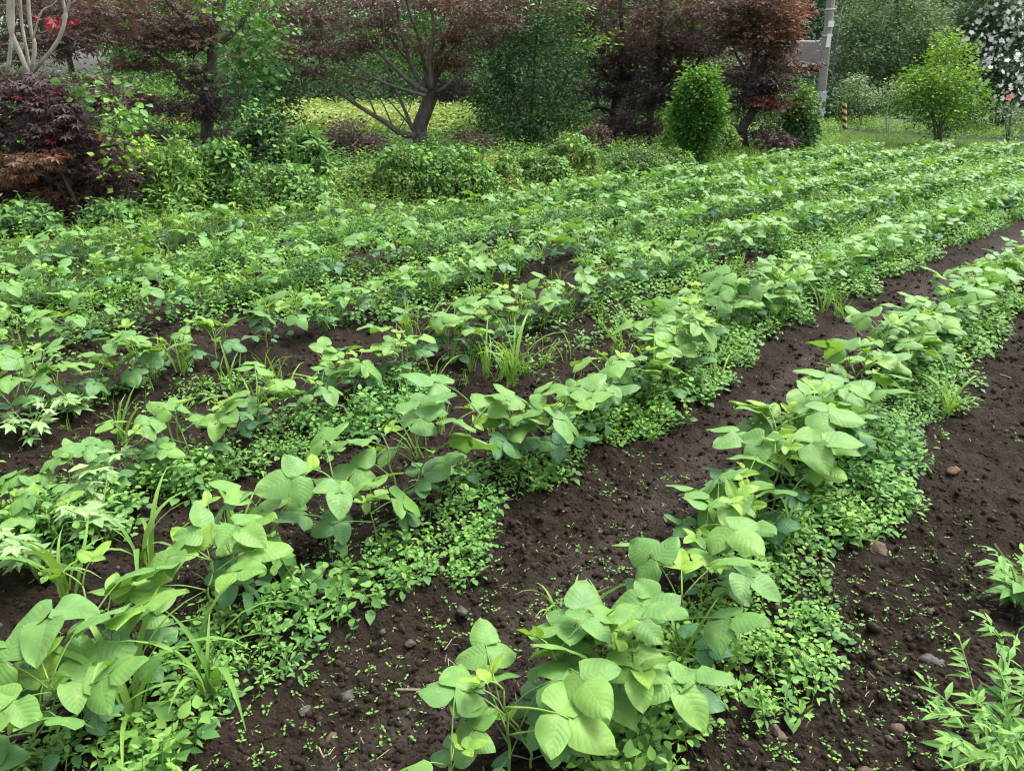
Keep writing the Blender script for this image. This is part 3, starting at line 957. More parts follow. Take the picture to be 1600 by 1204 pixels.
maple_rear('bronze and orange leaved maple with bent trunk between round shrub and utility pole', (1163, 242), [(1161, 222), (1158, 206), (1166, 190), (1178, 172), (1181, 150), (1179, 110), (1180, 70), (1178, 10), (1180, -60)],
           [(0.14, 0.04), ([(1160, 206), (1150, 198), (1138, 196), (1128, 190)], .05, .02, -.1), ([(1180, 135), (1165, 110), (1150, 85), (1140, 50)], .04, .015, 0), ([(1180, 120), (1195, 95), (1215, 70), (1225, 40)], .04, .015, 0), ([(1179, 170), (1195, 165), (1212, 160)], .025, .01, -.2), ([(1181, 100), (1182, 70), (1172, 30)], .03, .012, .2)],
           [(1185, 58, 42, 22, .62, .9), (1222, 30, 32, 26, .68, .8), (1148, 26, 46, 24, .36, .9), (1190, 92, 30, 12, .35, .35), (1165, 122, 36, 18, .14, .8), (1200, 132, 22, 18, .12, .5), (1240, 102, 26, 8, .50, .25), (1210, 162, 22, 10, .85, .12), (1205, 165, 24, 12, .3, .3), (1180, 150, 26, 14, .1, .5), (1150, 165, 16, 18, .1, .3), (1190, 202, 14, 8, .1, .25), (1210, 220, 18, 9, .12, .3), (1145, 60, 30, 16, .25, .5), (1185, 5, 50, 18, .55, .7), (1215, 70, 26, 12, .6, .4), (1240, 15, 14, 14, .65, .25), (1190, -60, 70, 40, .5, .9)])


def green_tree(name, label, cat, b_uv, stems, blobs, mat, proto=LS, size=0.08, per=26, leaves=36, sh=0.16, sv=0.12, bark='bark_dark', group=None, up=0.6, spread=0.7, Y=None, jit=0.5, zd=0.9, r0=0.05, tvar=0.12):
    base = ground_at(*b_uv) if Y is None else at(b_uv[0], b_uv[1], Y) * np.array([1, 1, 0])
    Y = base[1]
    limbs = []
    for i, st in enumerate(stems):
        b = base + np.array([random.uniform(-.06, .06) * i, 0, -0.1])
        limbs.append(([b] + A(st, Y), r0 * random.uniform(.8, 1.1), r0 * .3, dict(n=12, name='trunk' if i == 0 else 'limb')))
    return make_tree(name, label, cat, base, limbs, uvblobs(blobs, Y, zd, jit), proto, mat, per=per, leaves=leaves, size=size, sh=sh, sv=sv, bark=bark, group=group, up=up, spread=spread, tvar=tvar)


green_tree('broadleaf_tree', 'bushy dark green tree between the forked maple and the thin dark maple', 'tree', (826, 240), [[(815, 190), (800, 140), (790, 90)], [(830, 180), (835, 110), (840, 40), (845, -30)], [(845, 190), (870, 150), (890, 110)], [(835, 200), (850, 170), (860, 120)]],
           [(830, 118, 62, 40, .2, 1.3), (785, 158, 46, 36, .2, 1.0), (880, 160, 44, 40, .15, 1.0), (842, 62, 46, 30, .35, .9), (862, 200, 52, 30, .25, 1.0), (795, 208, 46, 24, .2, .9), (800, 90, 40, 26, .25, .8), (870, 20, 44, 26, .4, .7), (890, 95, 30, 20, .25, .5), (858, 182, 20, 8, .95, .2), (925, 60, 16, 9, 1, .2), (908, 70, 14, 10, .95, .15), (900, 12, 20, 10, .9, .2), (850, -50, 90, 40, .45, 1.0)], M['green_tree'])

# clipped round-topped shrub
green_tree('clipped_shrub', 'bright green clipped shrub with rounded top, taller than the hedge', 'shrub', (1092, 265), [[(1090, 220), (1088, 160)], [(1095, 215), (1105, 150)], [(1085, 215), (1070, 160)]],
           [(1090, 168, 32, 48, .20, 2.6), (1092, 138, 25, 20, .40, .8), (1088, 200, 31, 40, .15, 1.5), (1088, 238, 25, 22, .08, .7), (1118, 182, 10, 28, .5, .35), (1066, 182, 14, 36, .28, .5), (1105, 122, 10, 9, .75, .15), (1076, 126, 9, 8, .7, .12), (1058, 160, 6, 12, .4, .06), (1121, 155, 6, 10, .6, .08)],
           M['bright_tree'], proto=LS, size=0.066, per=52, leaves=34, sh=0.075, sv=0.075, jit=0.1, zd=1.0, r0=0.035, up=0.5, spread=.9, tvar=.2)

# ivy-covered stump with a bare limb
green_tree('ivy_stump', 'low stump smothered in dark glossy ivy left of the utility pole', 'stump', (1246, 240), [[(1246, 215), (1244, 175), (1246, 160)], [(1235, 215), (1216, 206), (1213, 200)]],
           [(1248, 205, 24, 30, .35, 1.4), (1245, 165, 20, 22, .75, .7), (1262, 190, 14, 30, .5, .6), (1240, 228, 26, 12, .2, .7), (1255, 150, 18, 14, .9, .4), (1232, 195, 12, 20, .5, .3)], M['green_tree'], proto=LBROAD, size=0.07, per=40, leaves=26, sh=0.09, sv=0.09, jit=.1, up=.4, r0=0.07, bark='bark')
# large grey green tree
green_tree('round_tree', 'large grey green round tree behind the pole and the bright young tree', 'tree', (1400, 185), [[(1390, 150), (1370, 100), (1350, 50)], [(1400, 140), (1405, 60), (1400, -20)], [(1410, 150), (1440, 90), (1450, 30)], [(1380, 160), (1340, 130), (1320, 110)]],
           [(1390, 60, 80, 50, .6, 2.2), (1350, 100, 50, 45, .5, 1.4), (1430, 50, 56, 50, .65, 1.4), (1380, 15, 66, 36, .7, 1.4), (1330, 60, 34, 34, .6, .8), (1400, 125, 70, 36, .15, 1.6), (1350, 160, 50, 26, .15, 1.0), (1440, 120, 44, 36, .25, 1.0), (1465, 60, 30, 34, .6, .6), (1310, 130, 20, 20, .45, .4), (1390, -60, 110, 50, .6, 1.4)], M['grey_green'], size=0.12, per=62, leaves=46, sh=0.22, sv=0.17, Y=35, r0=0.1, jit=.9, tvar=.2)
# bright young tree
green_tree('young_tree', 'bright lime green young tree with thin stems in front of grey green tree', 'tree', (1468, 228), [[(1468, 190), (1472, 140), (1480, 80)], [(1464, 195), (1440, 160), (1420, 140)], [(1472, 195), (1500, 160), (1520, 130)], [(1460, 200), (1455, 150), (1465, 100)]],
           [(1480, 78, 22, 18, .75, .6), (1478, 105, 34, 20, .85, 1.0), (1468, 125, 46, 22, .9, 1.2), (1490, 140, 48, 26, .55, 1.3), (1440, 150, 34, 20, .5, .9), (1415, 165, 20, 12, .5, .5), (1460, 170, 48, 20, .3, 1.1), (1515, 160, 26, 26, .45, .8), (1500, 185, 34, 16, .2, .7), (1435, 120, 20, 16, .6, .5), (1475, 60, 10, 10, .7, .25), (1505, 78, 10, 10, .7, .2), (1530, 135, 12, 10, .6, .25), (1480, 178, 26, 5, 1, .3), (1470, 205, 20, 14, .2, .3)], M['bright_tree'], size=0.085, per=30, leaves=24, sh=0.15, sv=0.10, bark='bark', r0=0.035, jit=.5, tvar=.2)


# white-flowering shrub tree
def flowers(root, base, cpts):
    s = RNG.choice(len(cpts), min(1000, len(cpts)), replace=False)
    c = cpts[s] + RNG.normal(0, .12, (len(s), 3)) + np.array([0, -.55, .05])
    pr = MB()
    for a in np.arange(5) * 2 * PI / 5:
        V, L, S, T, U = leaf_simple(.8, .1, -.15)
        pr.add(V @ rotz(a).T, L, S, T, U)
    nrm = rnd_dirs(len(s), up=.3, spread=.5) + np.array([-.3, -.9, .2])
    mb = MB(); mb.scatter(pr.merged(), basis(rnd_dirs(len(s)), nrm), c - base, None, RNG.uniform(.055, .10, len(s)))
    mb.build('flowers', M['white_flower'], root)


_b = at(1560, 195, 27) * np.array([1, 1, 0])
_limbs = [([_b + np.array([0, 0, -.1])] + A([(1560, 150), (1555, 90), (1550, 20), (1548, -30)], 27), .09, .03, dict(name='trunk')), ([_b + np.array([.1, 0, -.1])] + A([(1580, 140), (1595, 80), (1600, 20)], 27), .07, .03), ([_b + np.array([-.1, 0, -.1])] + A([(1540, 140), (1520, 80)], 27), .06, .02)]
make_tree('flowering_tree', 'dark green tree covered in white blossoms at the right edge', 'tree', _b, _limbs,
          uvblobs([(1545, 25, 44, 36, .35, 1.2), (1510, 60, 30, 36, .3, .9), (1570, 70, 50, 44, .35, 1.6), (1600, 30, 40, 40, .4, 1.2), (1555, 115, 50, 30, .25, 1.3), (1600, 110, 40, 36, .25, 1.1), (1560, 155, 50, 22, .1, 1.0), (1525, 105, 26, 26, .25, .6), (1640, 70, 50, 70, .3, 1.4), (1550, -20, 50, 26, .4, .8)], 27, .8, .5),
          LS, M['grey_green'], per=110, leaves=20, size=0.11, sh=0.2, sv=0.16, bark='bark_dark', up=.4, spread=.7, extra=flowers)

# thin straggly shrubs in front of the round tree
green_tree('straggly_shrub', 'thin yellow green shrub standing just behind the striped guy guard', 'shrub', (1345, 205), [[(1343, 180), (1340, 150), (1345, 120)], [(1347, 180), (1355, 145)]],
           [(1340, 130, 18, 14, .75, .7), (1350, 148, 22, 12, .8, .9), (1330, 155, 16, 12, .7, .6), (1345, 165, 24, 8, .5, .5), (1325, 140, 12, 8, .7, .3)], M['grey_green'], size=.075, per=26, leaves=20, sh=.12, sv=.08, bark='bark', r0=.025, jit=.2)
green_tree('straggly_shrub', 'sparse yellowing shrub with bare stems left of the lime green young tree', 'shrub', (1388, 218), [[(1385, 190), (1390, 150), (1396, 125)], [(1390, 185), (1400, 150)], [(1384, 190), (1380, 150)]],
           [(1396, 128, 12, 10, 1.0, .35), (1390, 148, 24, 10, .9, .5), (1400, 140, 14, 8, .9, .3), (1385, 165, 16, 12, .6, .4)], M['grey_green'], size=.07, per=22, leaves=14, sh=.1, sv=.08, bark='bark_pale', r0=.02, jit=.2)


def rose_flower(root, base, cpts):
    pr = MB()
    for q in range(2):
        for a in np.arange(5) * 2 * PI / 5 + q * .6:
            V, L, S, T, U = leaf_simple(.8, .1, -.25 - q * .3)
            pr.add(V @ rotz(a).T * (1 - .3 * q), L, S, T, U)
    mb = MB(); mb.scatter(pr.merged(), basis(np.array([[.2, -.3, 1.]]), np.array([[0, -1., .4]])), np.array([at(1577, 152, base[1] - .1) - base]), None, np.array([.09]))
    mb.build('flower', M['pink_flower'], root)


_b = ground_at(1574, 236)
make_tree('rose_bush', 'straggly rose bush with one pink bloom near the right edge', 'shrub', _b, [([_b + np.array([0, 0, -.05])] + A([(1577, 205), (1580, 170), (1578, 155)], _b[1]), .03, .01, dict(name='trunk')), ([_b] + A([(1572, 200), (1565, 175)], _b[1]), .02, .008), (A([(1577, 200), (1590, 185), (1605, 178)], _b[1]), .015, .006)],
          uvblobs([(1577, 165, 14, 8, .5, .4), (1565, 175, 16, 9, .5, .5), (1592, 180, 18, 8, .6, .5), (1578, 190, 22, 8, .3, .5), (1580, 212, 16, 10, .3, .3)], _b[1], .8, .2), LS, M['grey_green'], per=22, leaves=12, size=.06, sh=.08, sv=.05, bark='bark', extra=rose_flower)


# ------------------------------------------------------------------ hedge of clipped mounds along the field
def mound(name, label, u, vb, vt, wd, mat, tint=.5, vine=.35, brown=0.0, proto=LS, size=0.05, n=1800, cat='shrub', group='clipped mounds of the hedge'):
    base = ground_at(u, vb)
    Y = base[1] + wd * mpp(base[1]) * .35
    s = mpp(Y, vb)
    base[1] = Y
    H = (vb - vt) * s * 1.0
    rad = np.array([wd * s * .5, wd * s * .42, H])
    root = thing(name, base, label, cat, group)
    k = int(n)
    d = rnd_dirs(k); d[:, 2] = np.abs(d[:, 2])
    bump = 1 + .22 * (vnoise(d[:, 0] * 3 + u, d[:, 1] * 3 + d[:, 2] * 4, 21) - .5) * 2
    q = RNG.uniform(.55, 1.02, k) ** .5 * bump
    flat = np.sign(d) * np.abs(d) ** .75
    flat /= np.maximum(np.linalg.norm(flat, axis=1, keepdims=True), 1e-6)
    P = flat * q[:, None] * rad
    P[:, :2] *= (.78 + .26 * np.sin(PI * np.clip(P[:, 2] / H, 0, 1)) ** .7)[:, None]
    nrm = flat * .8 + rnd_dirs(k) * .6 + np.array([0, 0, .5])
    dd = rnd_dirs(k) + np.array([0, 0, .15])
    mb = MB()
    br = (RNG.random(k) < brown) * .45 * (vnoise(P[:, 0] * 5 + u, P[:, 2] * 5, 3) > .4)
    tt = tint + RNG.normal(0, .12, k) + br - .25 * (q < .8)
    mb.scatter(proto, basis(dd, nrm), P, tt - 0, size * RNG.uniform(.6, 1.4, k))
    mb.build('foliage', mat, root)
    # woody twigs inside
    tb = MB()
    for _ in range(14):
        a = random.uniform(0, 2 * PI); f = random.uniform(.3, .85)
        e = np.array([math.cos(a) * rad[0] * f, math.sin(a) * rad[1] * f, H * random.uniform(.5, .85)])
        add_tube(tb, smooth_path([np.array([0, 0, -.05]), e * np.array([.45, .45, .5]) + RNG.normal(0, .03, 3), e], 6), np.linspace(.014, .004, 6), 5)
    tb.build('twigs', M['twig'], root, smooth=True)
    if vine:
        kv = int(min(n, 4200) * vine * .45)
        d = rnd_dirs(kv); d[:, 2] = np.abs(d[:, 2]); d[:, 1] = -np.abs(d[:, 1]) * .8 + .1
        keep = vnoise(d[:, 0] * 2.2 + u * .1, d[:, 2] * 2.6, 8) > .42
        d = d[keep]
        d = np.sign(d) * np.abs(d) ** .75; d /= np.linalg.norm(d, axis=1, keepdims=True)
        P = d * rad * RNG.uniform(1.0, 1.12, len(d))[:, None]
        vb_ = MB(); vb_.scatter(LBROAD, basis(rnd_dirs(len(d)) + np.array([0, -.3, -.4]), d + np.array([0, 0, .6]) + .4 * rnd_dirs(len(d))), P, .55 + RNG.normal(0, .2, len(d)), (.075 if n < 5000 else .062) * RNG.uniform(.6, 1.3, len(d)))
        vb_.build('vine_leaves', M['vine'], root)
    return root


HEDGE = [('vine-smothered green hedge mound just right of the grey maple trunk', 432, 340, 282, 120, .45, .9, 0, M['hedge']),
         ('low brownish hedge mound left of the gap in the hedge', 555, 318, 280, 72, .62, .4, .7, M['hedge']),
         ('leafy hedge mound left end of the tall clipped group', 634, 322, 248, 84, .6, .35, .3, M['hedge']),
         ('wide vine-draped hedge mound right below the forked maple trunk', 712, 320, 246, 96, .55, .9, .1, M['hedge']),
         ('yellowish brown tipped hedge mound right of the vine-draped one', 772, 308, 250, 62, .7, .2, .8, M['hedge']),
         ('dark hollowed hedge mound below the bushy dark green tree', 846, 298, 250, 70, .5, .5, .2, M['hedge']),
         ('rounded brown-topped hedge mound set back at the end of the clipped group', 893, 284, 228, 62, .6, .3, .6, M['hedge']),
         ('grey green ragged hedge mound below the thin dark maples', 1000, 284, 240, 76, .4, .5, .3, M['hedge']),
         ('last hedge mound touching the foot of the round-topped shrub', 1056, 276, 240, 54, .5, .5, .1, M['hedge'])]
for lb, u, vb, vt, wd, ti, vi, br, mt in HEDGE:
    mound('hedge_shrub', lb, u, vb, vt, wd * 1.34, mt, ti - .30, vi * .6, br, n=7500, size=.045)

green_tree('low_shrub', 'dark purple loose low shrub left of the forked maple trunk', 'shrub', (548, 262), [[(545, 235), (535, 205)], [(550, 235), (565, 205)], [(552, 240), (585, 225)]], [(545, 212, 34, 14, .2, .8), (575, 222, 24, 10, .15, .6), (525, 225, 22, 12, .25, .6), (555, 235, 36, 12, .1, .6), (540, 195, 18, 7, .35, .3)], M['maple'], LD, .065, 30, 26, .12, .06, group='shrubs under the maples', r0=.025, jit=.4)
mound('low_shrub', 'dark green low shrub behind the vine-smothered hedge mound', 408, 300, 190, 100, M['green_tree'], .3, .2, 0, LS, .075, 3000, group='shrubs under the maples')
mound('bamboo_grass', 'clump of bamboo grass with long drooping leaves under the maples', 482, 305, 222, 80, M['under'], .55, 0, 0, LNARROW, .16, 1500, group='shrubs under the maples')
green_tree('low_shrub', 'sparse purple brown low shrub right of the forked maple trunk', 'shrub', (735, 252), [[(733, 232), (725, 212)], [(738, 235), (752, 215)]], [(728, 214, 20, 9, .25, .5), (752, 222, 18, 9, .2, .4), (740, 232, 26, 10, .15, .5)], M['maple'], LD, .065, 24, 22, .10, .06, group='shrubs under the maples', r0=.02, jit=.3)
mound('low_shrub', 'small brown twiggy shrub under the thin dark maples', 930, 250, 205, 60, M['maple'], .3, .6, 0, LD, .06, 1300, group='shrubs under the maples')
mound('low_shrub', 'lime green low bush right of the thin dark maples', 1052, 250, 200, 40, M['bright_tree'], .6, 0, 0, LS, .07, 900, group='shrubs under the maples')
mound('low_shrub', 'leafy green bush at the foot of the bronze maple', 1135, 252, 205, 50, M['hedge'], .6, 0, 0, LS, .07, 1300, group='shrubs under the maples')
mound('low_shrub', 'feathery light green bush between purple maple and grey maple', 255, 345, 240, 130, M['under'], .3, 0, 0, LNARROW, .10, 3200, group='shrubs under the maples')
mound('low_shrub', 'dark leafy bush at the foot of the grey maple', 345, 335, 245, 110, M['under'], .75, .3, 0, LS, .085, 2600, group='shrubs under the maples')
mound('low_shrub', 'dark tangled bush at the foot of the purple maple', 175, 372, 338, 90, M['under'], .8, .2, 0, LS, .07, 1800, group='shrubs under the maples')
mound('low_shrub', 'dark weedy bush at the very left edge of the field', 10, 388, 345, 130, M['under'], .8, .2, 0, LS, .07, 2200, group='shrubs under the maples')


# ------------------------------------------------------------------ meadow, background trees, woods, house
def tall_weeds():
    """yellow green weeds filling the plot behind the maples"""
    k = 9000
    x = RNG.uniform(-17, 8.5, k); y = RNG.uniform(21.5, 33, k)
    uu, vv, zz = proj(x, y, .6)
    keep = ((uu > 425 + 25 * vnoise(y, x, 3)) & (uu < 748)) | ((uu > -60) & (uu < 60)) | ((uu > 250) & (uu < 285))
    x, y = x[keep], y[keep]
    h = RNG.uniform(.5, 1.0, len(x)) * (.7 + .5 * vnoise(x * .5, y * .5, 31))
    mb = MB()
    per = 12
    ci = np.repeat(np.arange(len(x)), per)
    t = RNG.uniform(.35, 1, len(ci))
    P = np.stack([x[ci] + RNG.normal(0, .10, len(ci)), y[ci] + RNG.normal(0, .10, len(ci)), h[ci] * t], -1)
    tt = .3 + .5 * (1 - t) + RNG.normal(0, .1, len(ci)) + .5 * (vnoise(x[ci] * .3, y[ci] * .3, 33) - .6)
    d = rnd_dirs(len(ci)); d[:, 2] = d[:, 2] * .3 - .05
    mb.scatter(LS, basis(d, rnd_dirs(len(ci), up=1.2, spread=.5)), P, tt, RNG.uniform(.09, .19, len(ci)))
    tag(mb.build('tall_weeds', M['meadow']), 'yellow green weeds filling the plot behind the maples', 'weeds', kind='stuff')


tall_weeds()


def back_tree(label, u, Y, ht, wd, mat, tint=.4, trunk_h=.25, proto=LS, size=.17, n=230, leaves=34, name='background_tree', conical=False, lo=None):
    base = at(u, 130, Y) * np.array([1, 1, 0])
    root = thing(name, base, label, 'tree', 'trees behind the maples')
    k = n
    z = RNG.uniform(0, 1, k)
    prof = (1 - z) ** .8 if conical else np.sqrt(np.clip(1 - (2 * z - 1) ** 2, 0, 1)) * .9 + .12
    a = RNG.uniform(0, 2 * PI, k)
    rr = np.sqrt(RNG.uniform(.15, 1, k)) * prof * wd * .5 * (1 + .3 * (vnoise(a * 2 + u, z * 5, 41) - .5))
    z0 = trunk_h * ht
    cz = z0 + z * (ht - z0)
    c = np.stack([rr * np.cos(a), rr * np.sin(a), cz], -1)
    mb = MB()
    s = wd * .085
    clump_leaves(mb, proto, c, np.full(k, tint) + RNG.normal(0, .12, k), leaves, size, s, s * .7, up=.5, spread=.7, tvar=.12, droop=.4)
    mb.build('crown', mat, root)
    tb = MB()
    add_tube(tb, smooth_path([(0, 0, -.2), (random.uniform(-.1, .1), 0, ht * .4), (0, 0, ht * .85)], 10), np.linspace(max(.03, ht * .022), .02, 10), 8)
    for q in range(0, k, 6):
        p = c[q]; zz = max(.4 * ht * trunk_h, p[2] - .35 * np.hypot(p[0], p[1]) - .2)
        add_tube(tb, smooth_path([(0, 0, zz), p * np.array([.5, .5, 0]) + np.array([0, 0, (zz + p[2]) / 2 + .05]), p], 5), np.linspace(.03, .008, 5), 4)
    tb.build('trunk', M['bark_dark'], root, smooth=True)
    return root


BT = [('dark green background tree left of the pale sky gap', -40, 30, 6.5, 5.5, 'green_tree', .3, .15), ('tall bare-trunked tree seen through the pale sky gap', 118, 34, 7.5, 4.0, 'green_tree', .35, .42),
      ('slender dark tree at the right side of the pale sky gap', 196, 36, 7.5, 3.0, 'green_tree', .3, .42), ('leafy light green tree behind the grey maple trunk', 285, 31, 6.0, 5.0, 'bright_tree', .3, .12),
      ('blue green dense tree behind the climbing vine', 400, 36, 6.0, 5.2, 'grey_green', .35, .1), ('light green tree behind the left branches of the forked maple', 505, 40, 6.5, 5.5, 'grey_green', .75, .1),
      ('mid green tree behind the crown of the forked maple', 610, 38, 6.5, 6.0, 'green_tree', .7, .1), ('shaded green tree right behind the forked maple', 720, 33, 6.0, 5.0, 'green_tree', .6, .08),
      ('deep green tree behind the bushy dark green tree', 850, 31, 6.5, 5.5, 'green_tree', .3, .05), ('light leaved tree behind the thin dark maple', 950, 34, 6.0, 4.6, 'bright_tree', .35, .05),
      ('leafy tree behind the twiggy dark maple', 1055, 33, 6.0, 4.4, 'green_tree', .75, .05)]
for lb, u, Y, ht, wd, mt, ti, th in BT:
    back_tree(lb, u, Y, ht, wd, M[mt], ti, th)
# low hedge-like bushes closing the far side of the meadow
for lb, u, Y, ht, wd, ti in [('dark low bush below the pale sky gap', 150, 33, 1.5, 6.0, .3), ('dark low bush behind the grey maple', 330, 34, 2.2, 5, .25), ('dark bush line left of the forked maple', 470, 35, 2.3, 5.5, .3), ('dark bush line behind the forked maple', 600, 35, 2.2, 5.5, .35), ('shaded bush right of the forked maple', 740, 31, 2.4, 4.5, .35), ('shaded bush behind the thin dark maple', 900, 29, 2.4, 4.5, .3), ('shaded bush behind the twiggy dark maple', 1010, 28, 2.3, 4.2, .35), ('low bush in front of the grey roofed house', 1120, 30, 1.7, 3.2, .5), ('brownish low bush in front of the house wall', 1235, 33, 1.75, 3.0, .45), ('dark low bush left of the pole foot', 1205, 26, 1.3, 2.6, .6), ('low bush at the foot of the round tree', 1330, 31, 1.4, 3.2, .3)]:
    back_tree(lb, u, Y, ht, wd, M['green_tree'], ti, .02, size=.13, n=110, leaves=26, name='background_bush')
for lb, u, Y, ht, wd, ti, mt in [('leafy green bush behind the purple maple at the left edge', 20, 15.5, 1.5, 2.6, .45, 'green_tree'), ('mid green bush between purple maple and grey maple, set back', 165, 17, 1.55, 2.6, .7, 'green_tree'), ('lighter green bush just left of the grey maple trunk, set back', 260, 19, 1.45, 2.4, .45, 'bright_tree'),
                                 ('shadowed bush behind the climbing vine', 395, 18, 1.7, 2.2, .3, 'green_tree'), ('dark bush at the back of the bushy dark green tree', 800, 21, 1.7, 2.6, .35, 'green_tree'), ('dark bush between the two thin dark maples', 985, 23.5, 1.7, 2.4, .3, 'green_tree'), ('mid green bush behind the round-topped shrub', 1105, 21, 1.4, 2.0, .7, 'green_tree'), ('dense green bush far behind the purple maple', 40, 26, 2.0, 3.6, .5, 'green_tree'), ('dense dark bush far behind the hanging vine', 250, 27, 1.9, 3.6, .4, 'green_tree'), ('dense green bush far behind the grey maple', 320, 26, 2.3, 3.4, .55, 'green_tree'), ('dense bush at the right end of the yellow green weeds', 785, 25, 2.2, 3.0, .4, 'green_tree'), ('dense bush closing the gap behind the thin dark maple', 930, 26, 2.3, 3.2, .45, 'green_tree'), ('pale green bush behind the tangled dark maple', 1045, 27, 2.2, 3.0, .75, 'green_tree')]:
    back_tree(lb, u, Y, ht, wd, M[mt], ti, .03, size=.085, n=120, leaves=30, name='background_bush')
for i, (lb, u, Y, ht, wd) in enumerate([('tall dark cedar behind the house, left of the others', 1090, 62, 16, 6.5), ('tall dark cedar rising behind the house roof', 1180, 58, 15, 6.0), ('tall dark cedar between bronze maple and pole', 1250, 56, 15, 6.0), ('tall dark cedar directly behind the pole', 1300, 60, 17, 6.5), ('tall dark cedar behind the round tree', 1400, 62, 17, 7.0), ('tall dark cedar left of the white blossoms', 1480, 58, 16, 6.5), ('tall dark cedar behind the white blossoms', 1570, 60, 17, 7.0), ('tall dark cedar at the right edge', 1660, 60, 17, 7.0)]):
    back_tree(lb, u, Y, ht, wd, M['cedar'], .5, .02, LD, .30, 260, 26, 'cedar_tree', conical=True)


def added_slope():  # added to block bright sky specks in the far woods
    """added slope under the far woods, keeps sky from showing between the leaves"""
    az = np.radians(np.linspace(-60, 60, 160)); rr = np.array([66, 74, 84, 96, 112, 135.])
    Am, Rm = np.meshgrid(az, rr)
    u = 800 + FPX * np.tan(Am) * .93
    hmax = 9 + 13 * sstep(900, 1200, u)
    hmax = hmax * (1 - .93 * sstep(40, 90, u) * sstep(290, 240, u))
    prof = np.array([0, .30, .62, .88, 1.0, 1.05])[:, None]
    X, Y = Rm * np.sin(Am), Rm * np.cos(Am)
    Z = prof * hmax * (1 + .18 * (vnoise(X * .12, Y * .12, 66) - .5)) - .15
    n = len(az)
    i = np.arange(len(rr) - 1)[:, None] * n; j = np.arange(n - 1)[None, :]
    q = np.stack([i + j, i + n + j, i + n + j + 1, i + j + 1], -1).reshape(-1, 4)
    mb = MB(); mb.add(np.stack([X, Y, Z], -1).reshape(-1, 3), q.ravel(), np.full(len(q), 4))
    tag(mb.build('added_slope', M['slope_green'], smooth=True), 'added dark green slope blocking sky gaps in the far woods', 'added_slope', kind='structure')
    return None


added_slope()


def far_woods():
    """wooded slope closing the view far behind everything; reads as one mass"""
    mb = MB()
    n = 1100
    u = RNG.uniform(-500, 2100, n); u = u[(u < 50) | (u > 270)]; n = len(u); Y = RNG.uniform(68, 95, n)
    gap = (u > 60) & (u < 260)
    hmax = (9 + 11 * sstep(900, 1200, u)) * np.where(gap, .06, 1)
    x = (u - 800) / FPX * Y / .93
    z = (Y - 66) / 30 * hmax + RNG.uniform(0, 2.5, n)
    c = np.stack([x, Y, z], -1)
    clump_leaves(mb, LD, c, RNG.normal(.5, .2, n), 50, .55, 1.5, 1.1, up=.6, spread=.7)
    tag(mb.build('woods', M['cedar']), 'dark wooded slope closing the view far behind the trees', 'woods', kind='stuff')


far_woods()


def box(mb, x0, x1, y0, y1, z0, z1, tint=.5):
    V = [(x0, y0, z0), (x1, y0, z0), (x1, y1, z0), (x0, y1, z0), (x0, y0, z1), (x1, y0, z1), (x1, y1, z1), (x0, y1, z1)]
    F = [(3, 2, 1, 0), (4, 5, 6, 7), (0, 1, 5, 4), (1, 2, 6, 5), (2, 3, 7, 6), (3, 0, 4, 7)]
    mb.add(*as_proto(V, F, tint))


def house():
    Y = 46.0
    c = at(1205, 130, Y)
    base = np.array([c[0], Y, 0])
    root = thing('house', base, 'low dark house with grey tiled roof half hidden behind the bronze maple', 'house')
    W, D, eave, ridge = 4.2, 4.0, 2.35, 3.45
    mb = MB(); box(mb, -W, W, -D, D, 0, eave); mb.build('wall', M['wood_wall'], root)
    mb = MB()
    o = .6
    rows = 30
    for sgn in (-1, 1):
        for r_ in range(rows):
            f0, f1 = r_ / rows, (r_ + 1) / rows
            ya, yb = sgn * (D + o) * (1 - f0), sgn * (D + o) * (1 - f1)
            za, zb = eave - .1 + (ridge - eave + .1) * f0, eave - .1 + (ridge - eave + .1) * f1
            V = [(-W - o, ya, za), (W + o, ya, za), (W + o, yb, zb), (-W - o, yb, zb), (-W - o, ya, za + .06), (W + o, ya, za + .06), (W + o, yb, zb + .02), (-W - o, yb, zb + .02)]
            mb.add(*as_proto(V, [(3, 2, 1, 0), (4, 5, 6, 7), (0, 1, 5, 4), (1, 2, 6, 5), (2, 3, 7, 6), (3, 0, 4, 7)]))
    roof = mb.build('roof', M['roof'], root)
    mb = MB(); add_tube(mb, [(-W - o, 0, ridge + .05), (W + o, 0, ridge + .05)], .12, 8); mb.build('ridge_cap', M['roof'], roof, smooth=True)
    for x in (-2.6, 0.2, 2.6):
        mb = MB(); box(mb, x - .75, x + .75, -D - .03, -D + .02, 1.0, 1.9); wd = mb.build('window', M['white_paint'], root)
        mb = MB(); box(mb, x - .68, x - .03, -D - .05, -D - .031, 1.06, 1.84); box(mb, x + .03, x + .68, -D - .05, -D - .031, 1.06, 1.84); mb.build('pane', M['glass'], wd)


house()


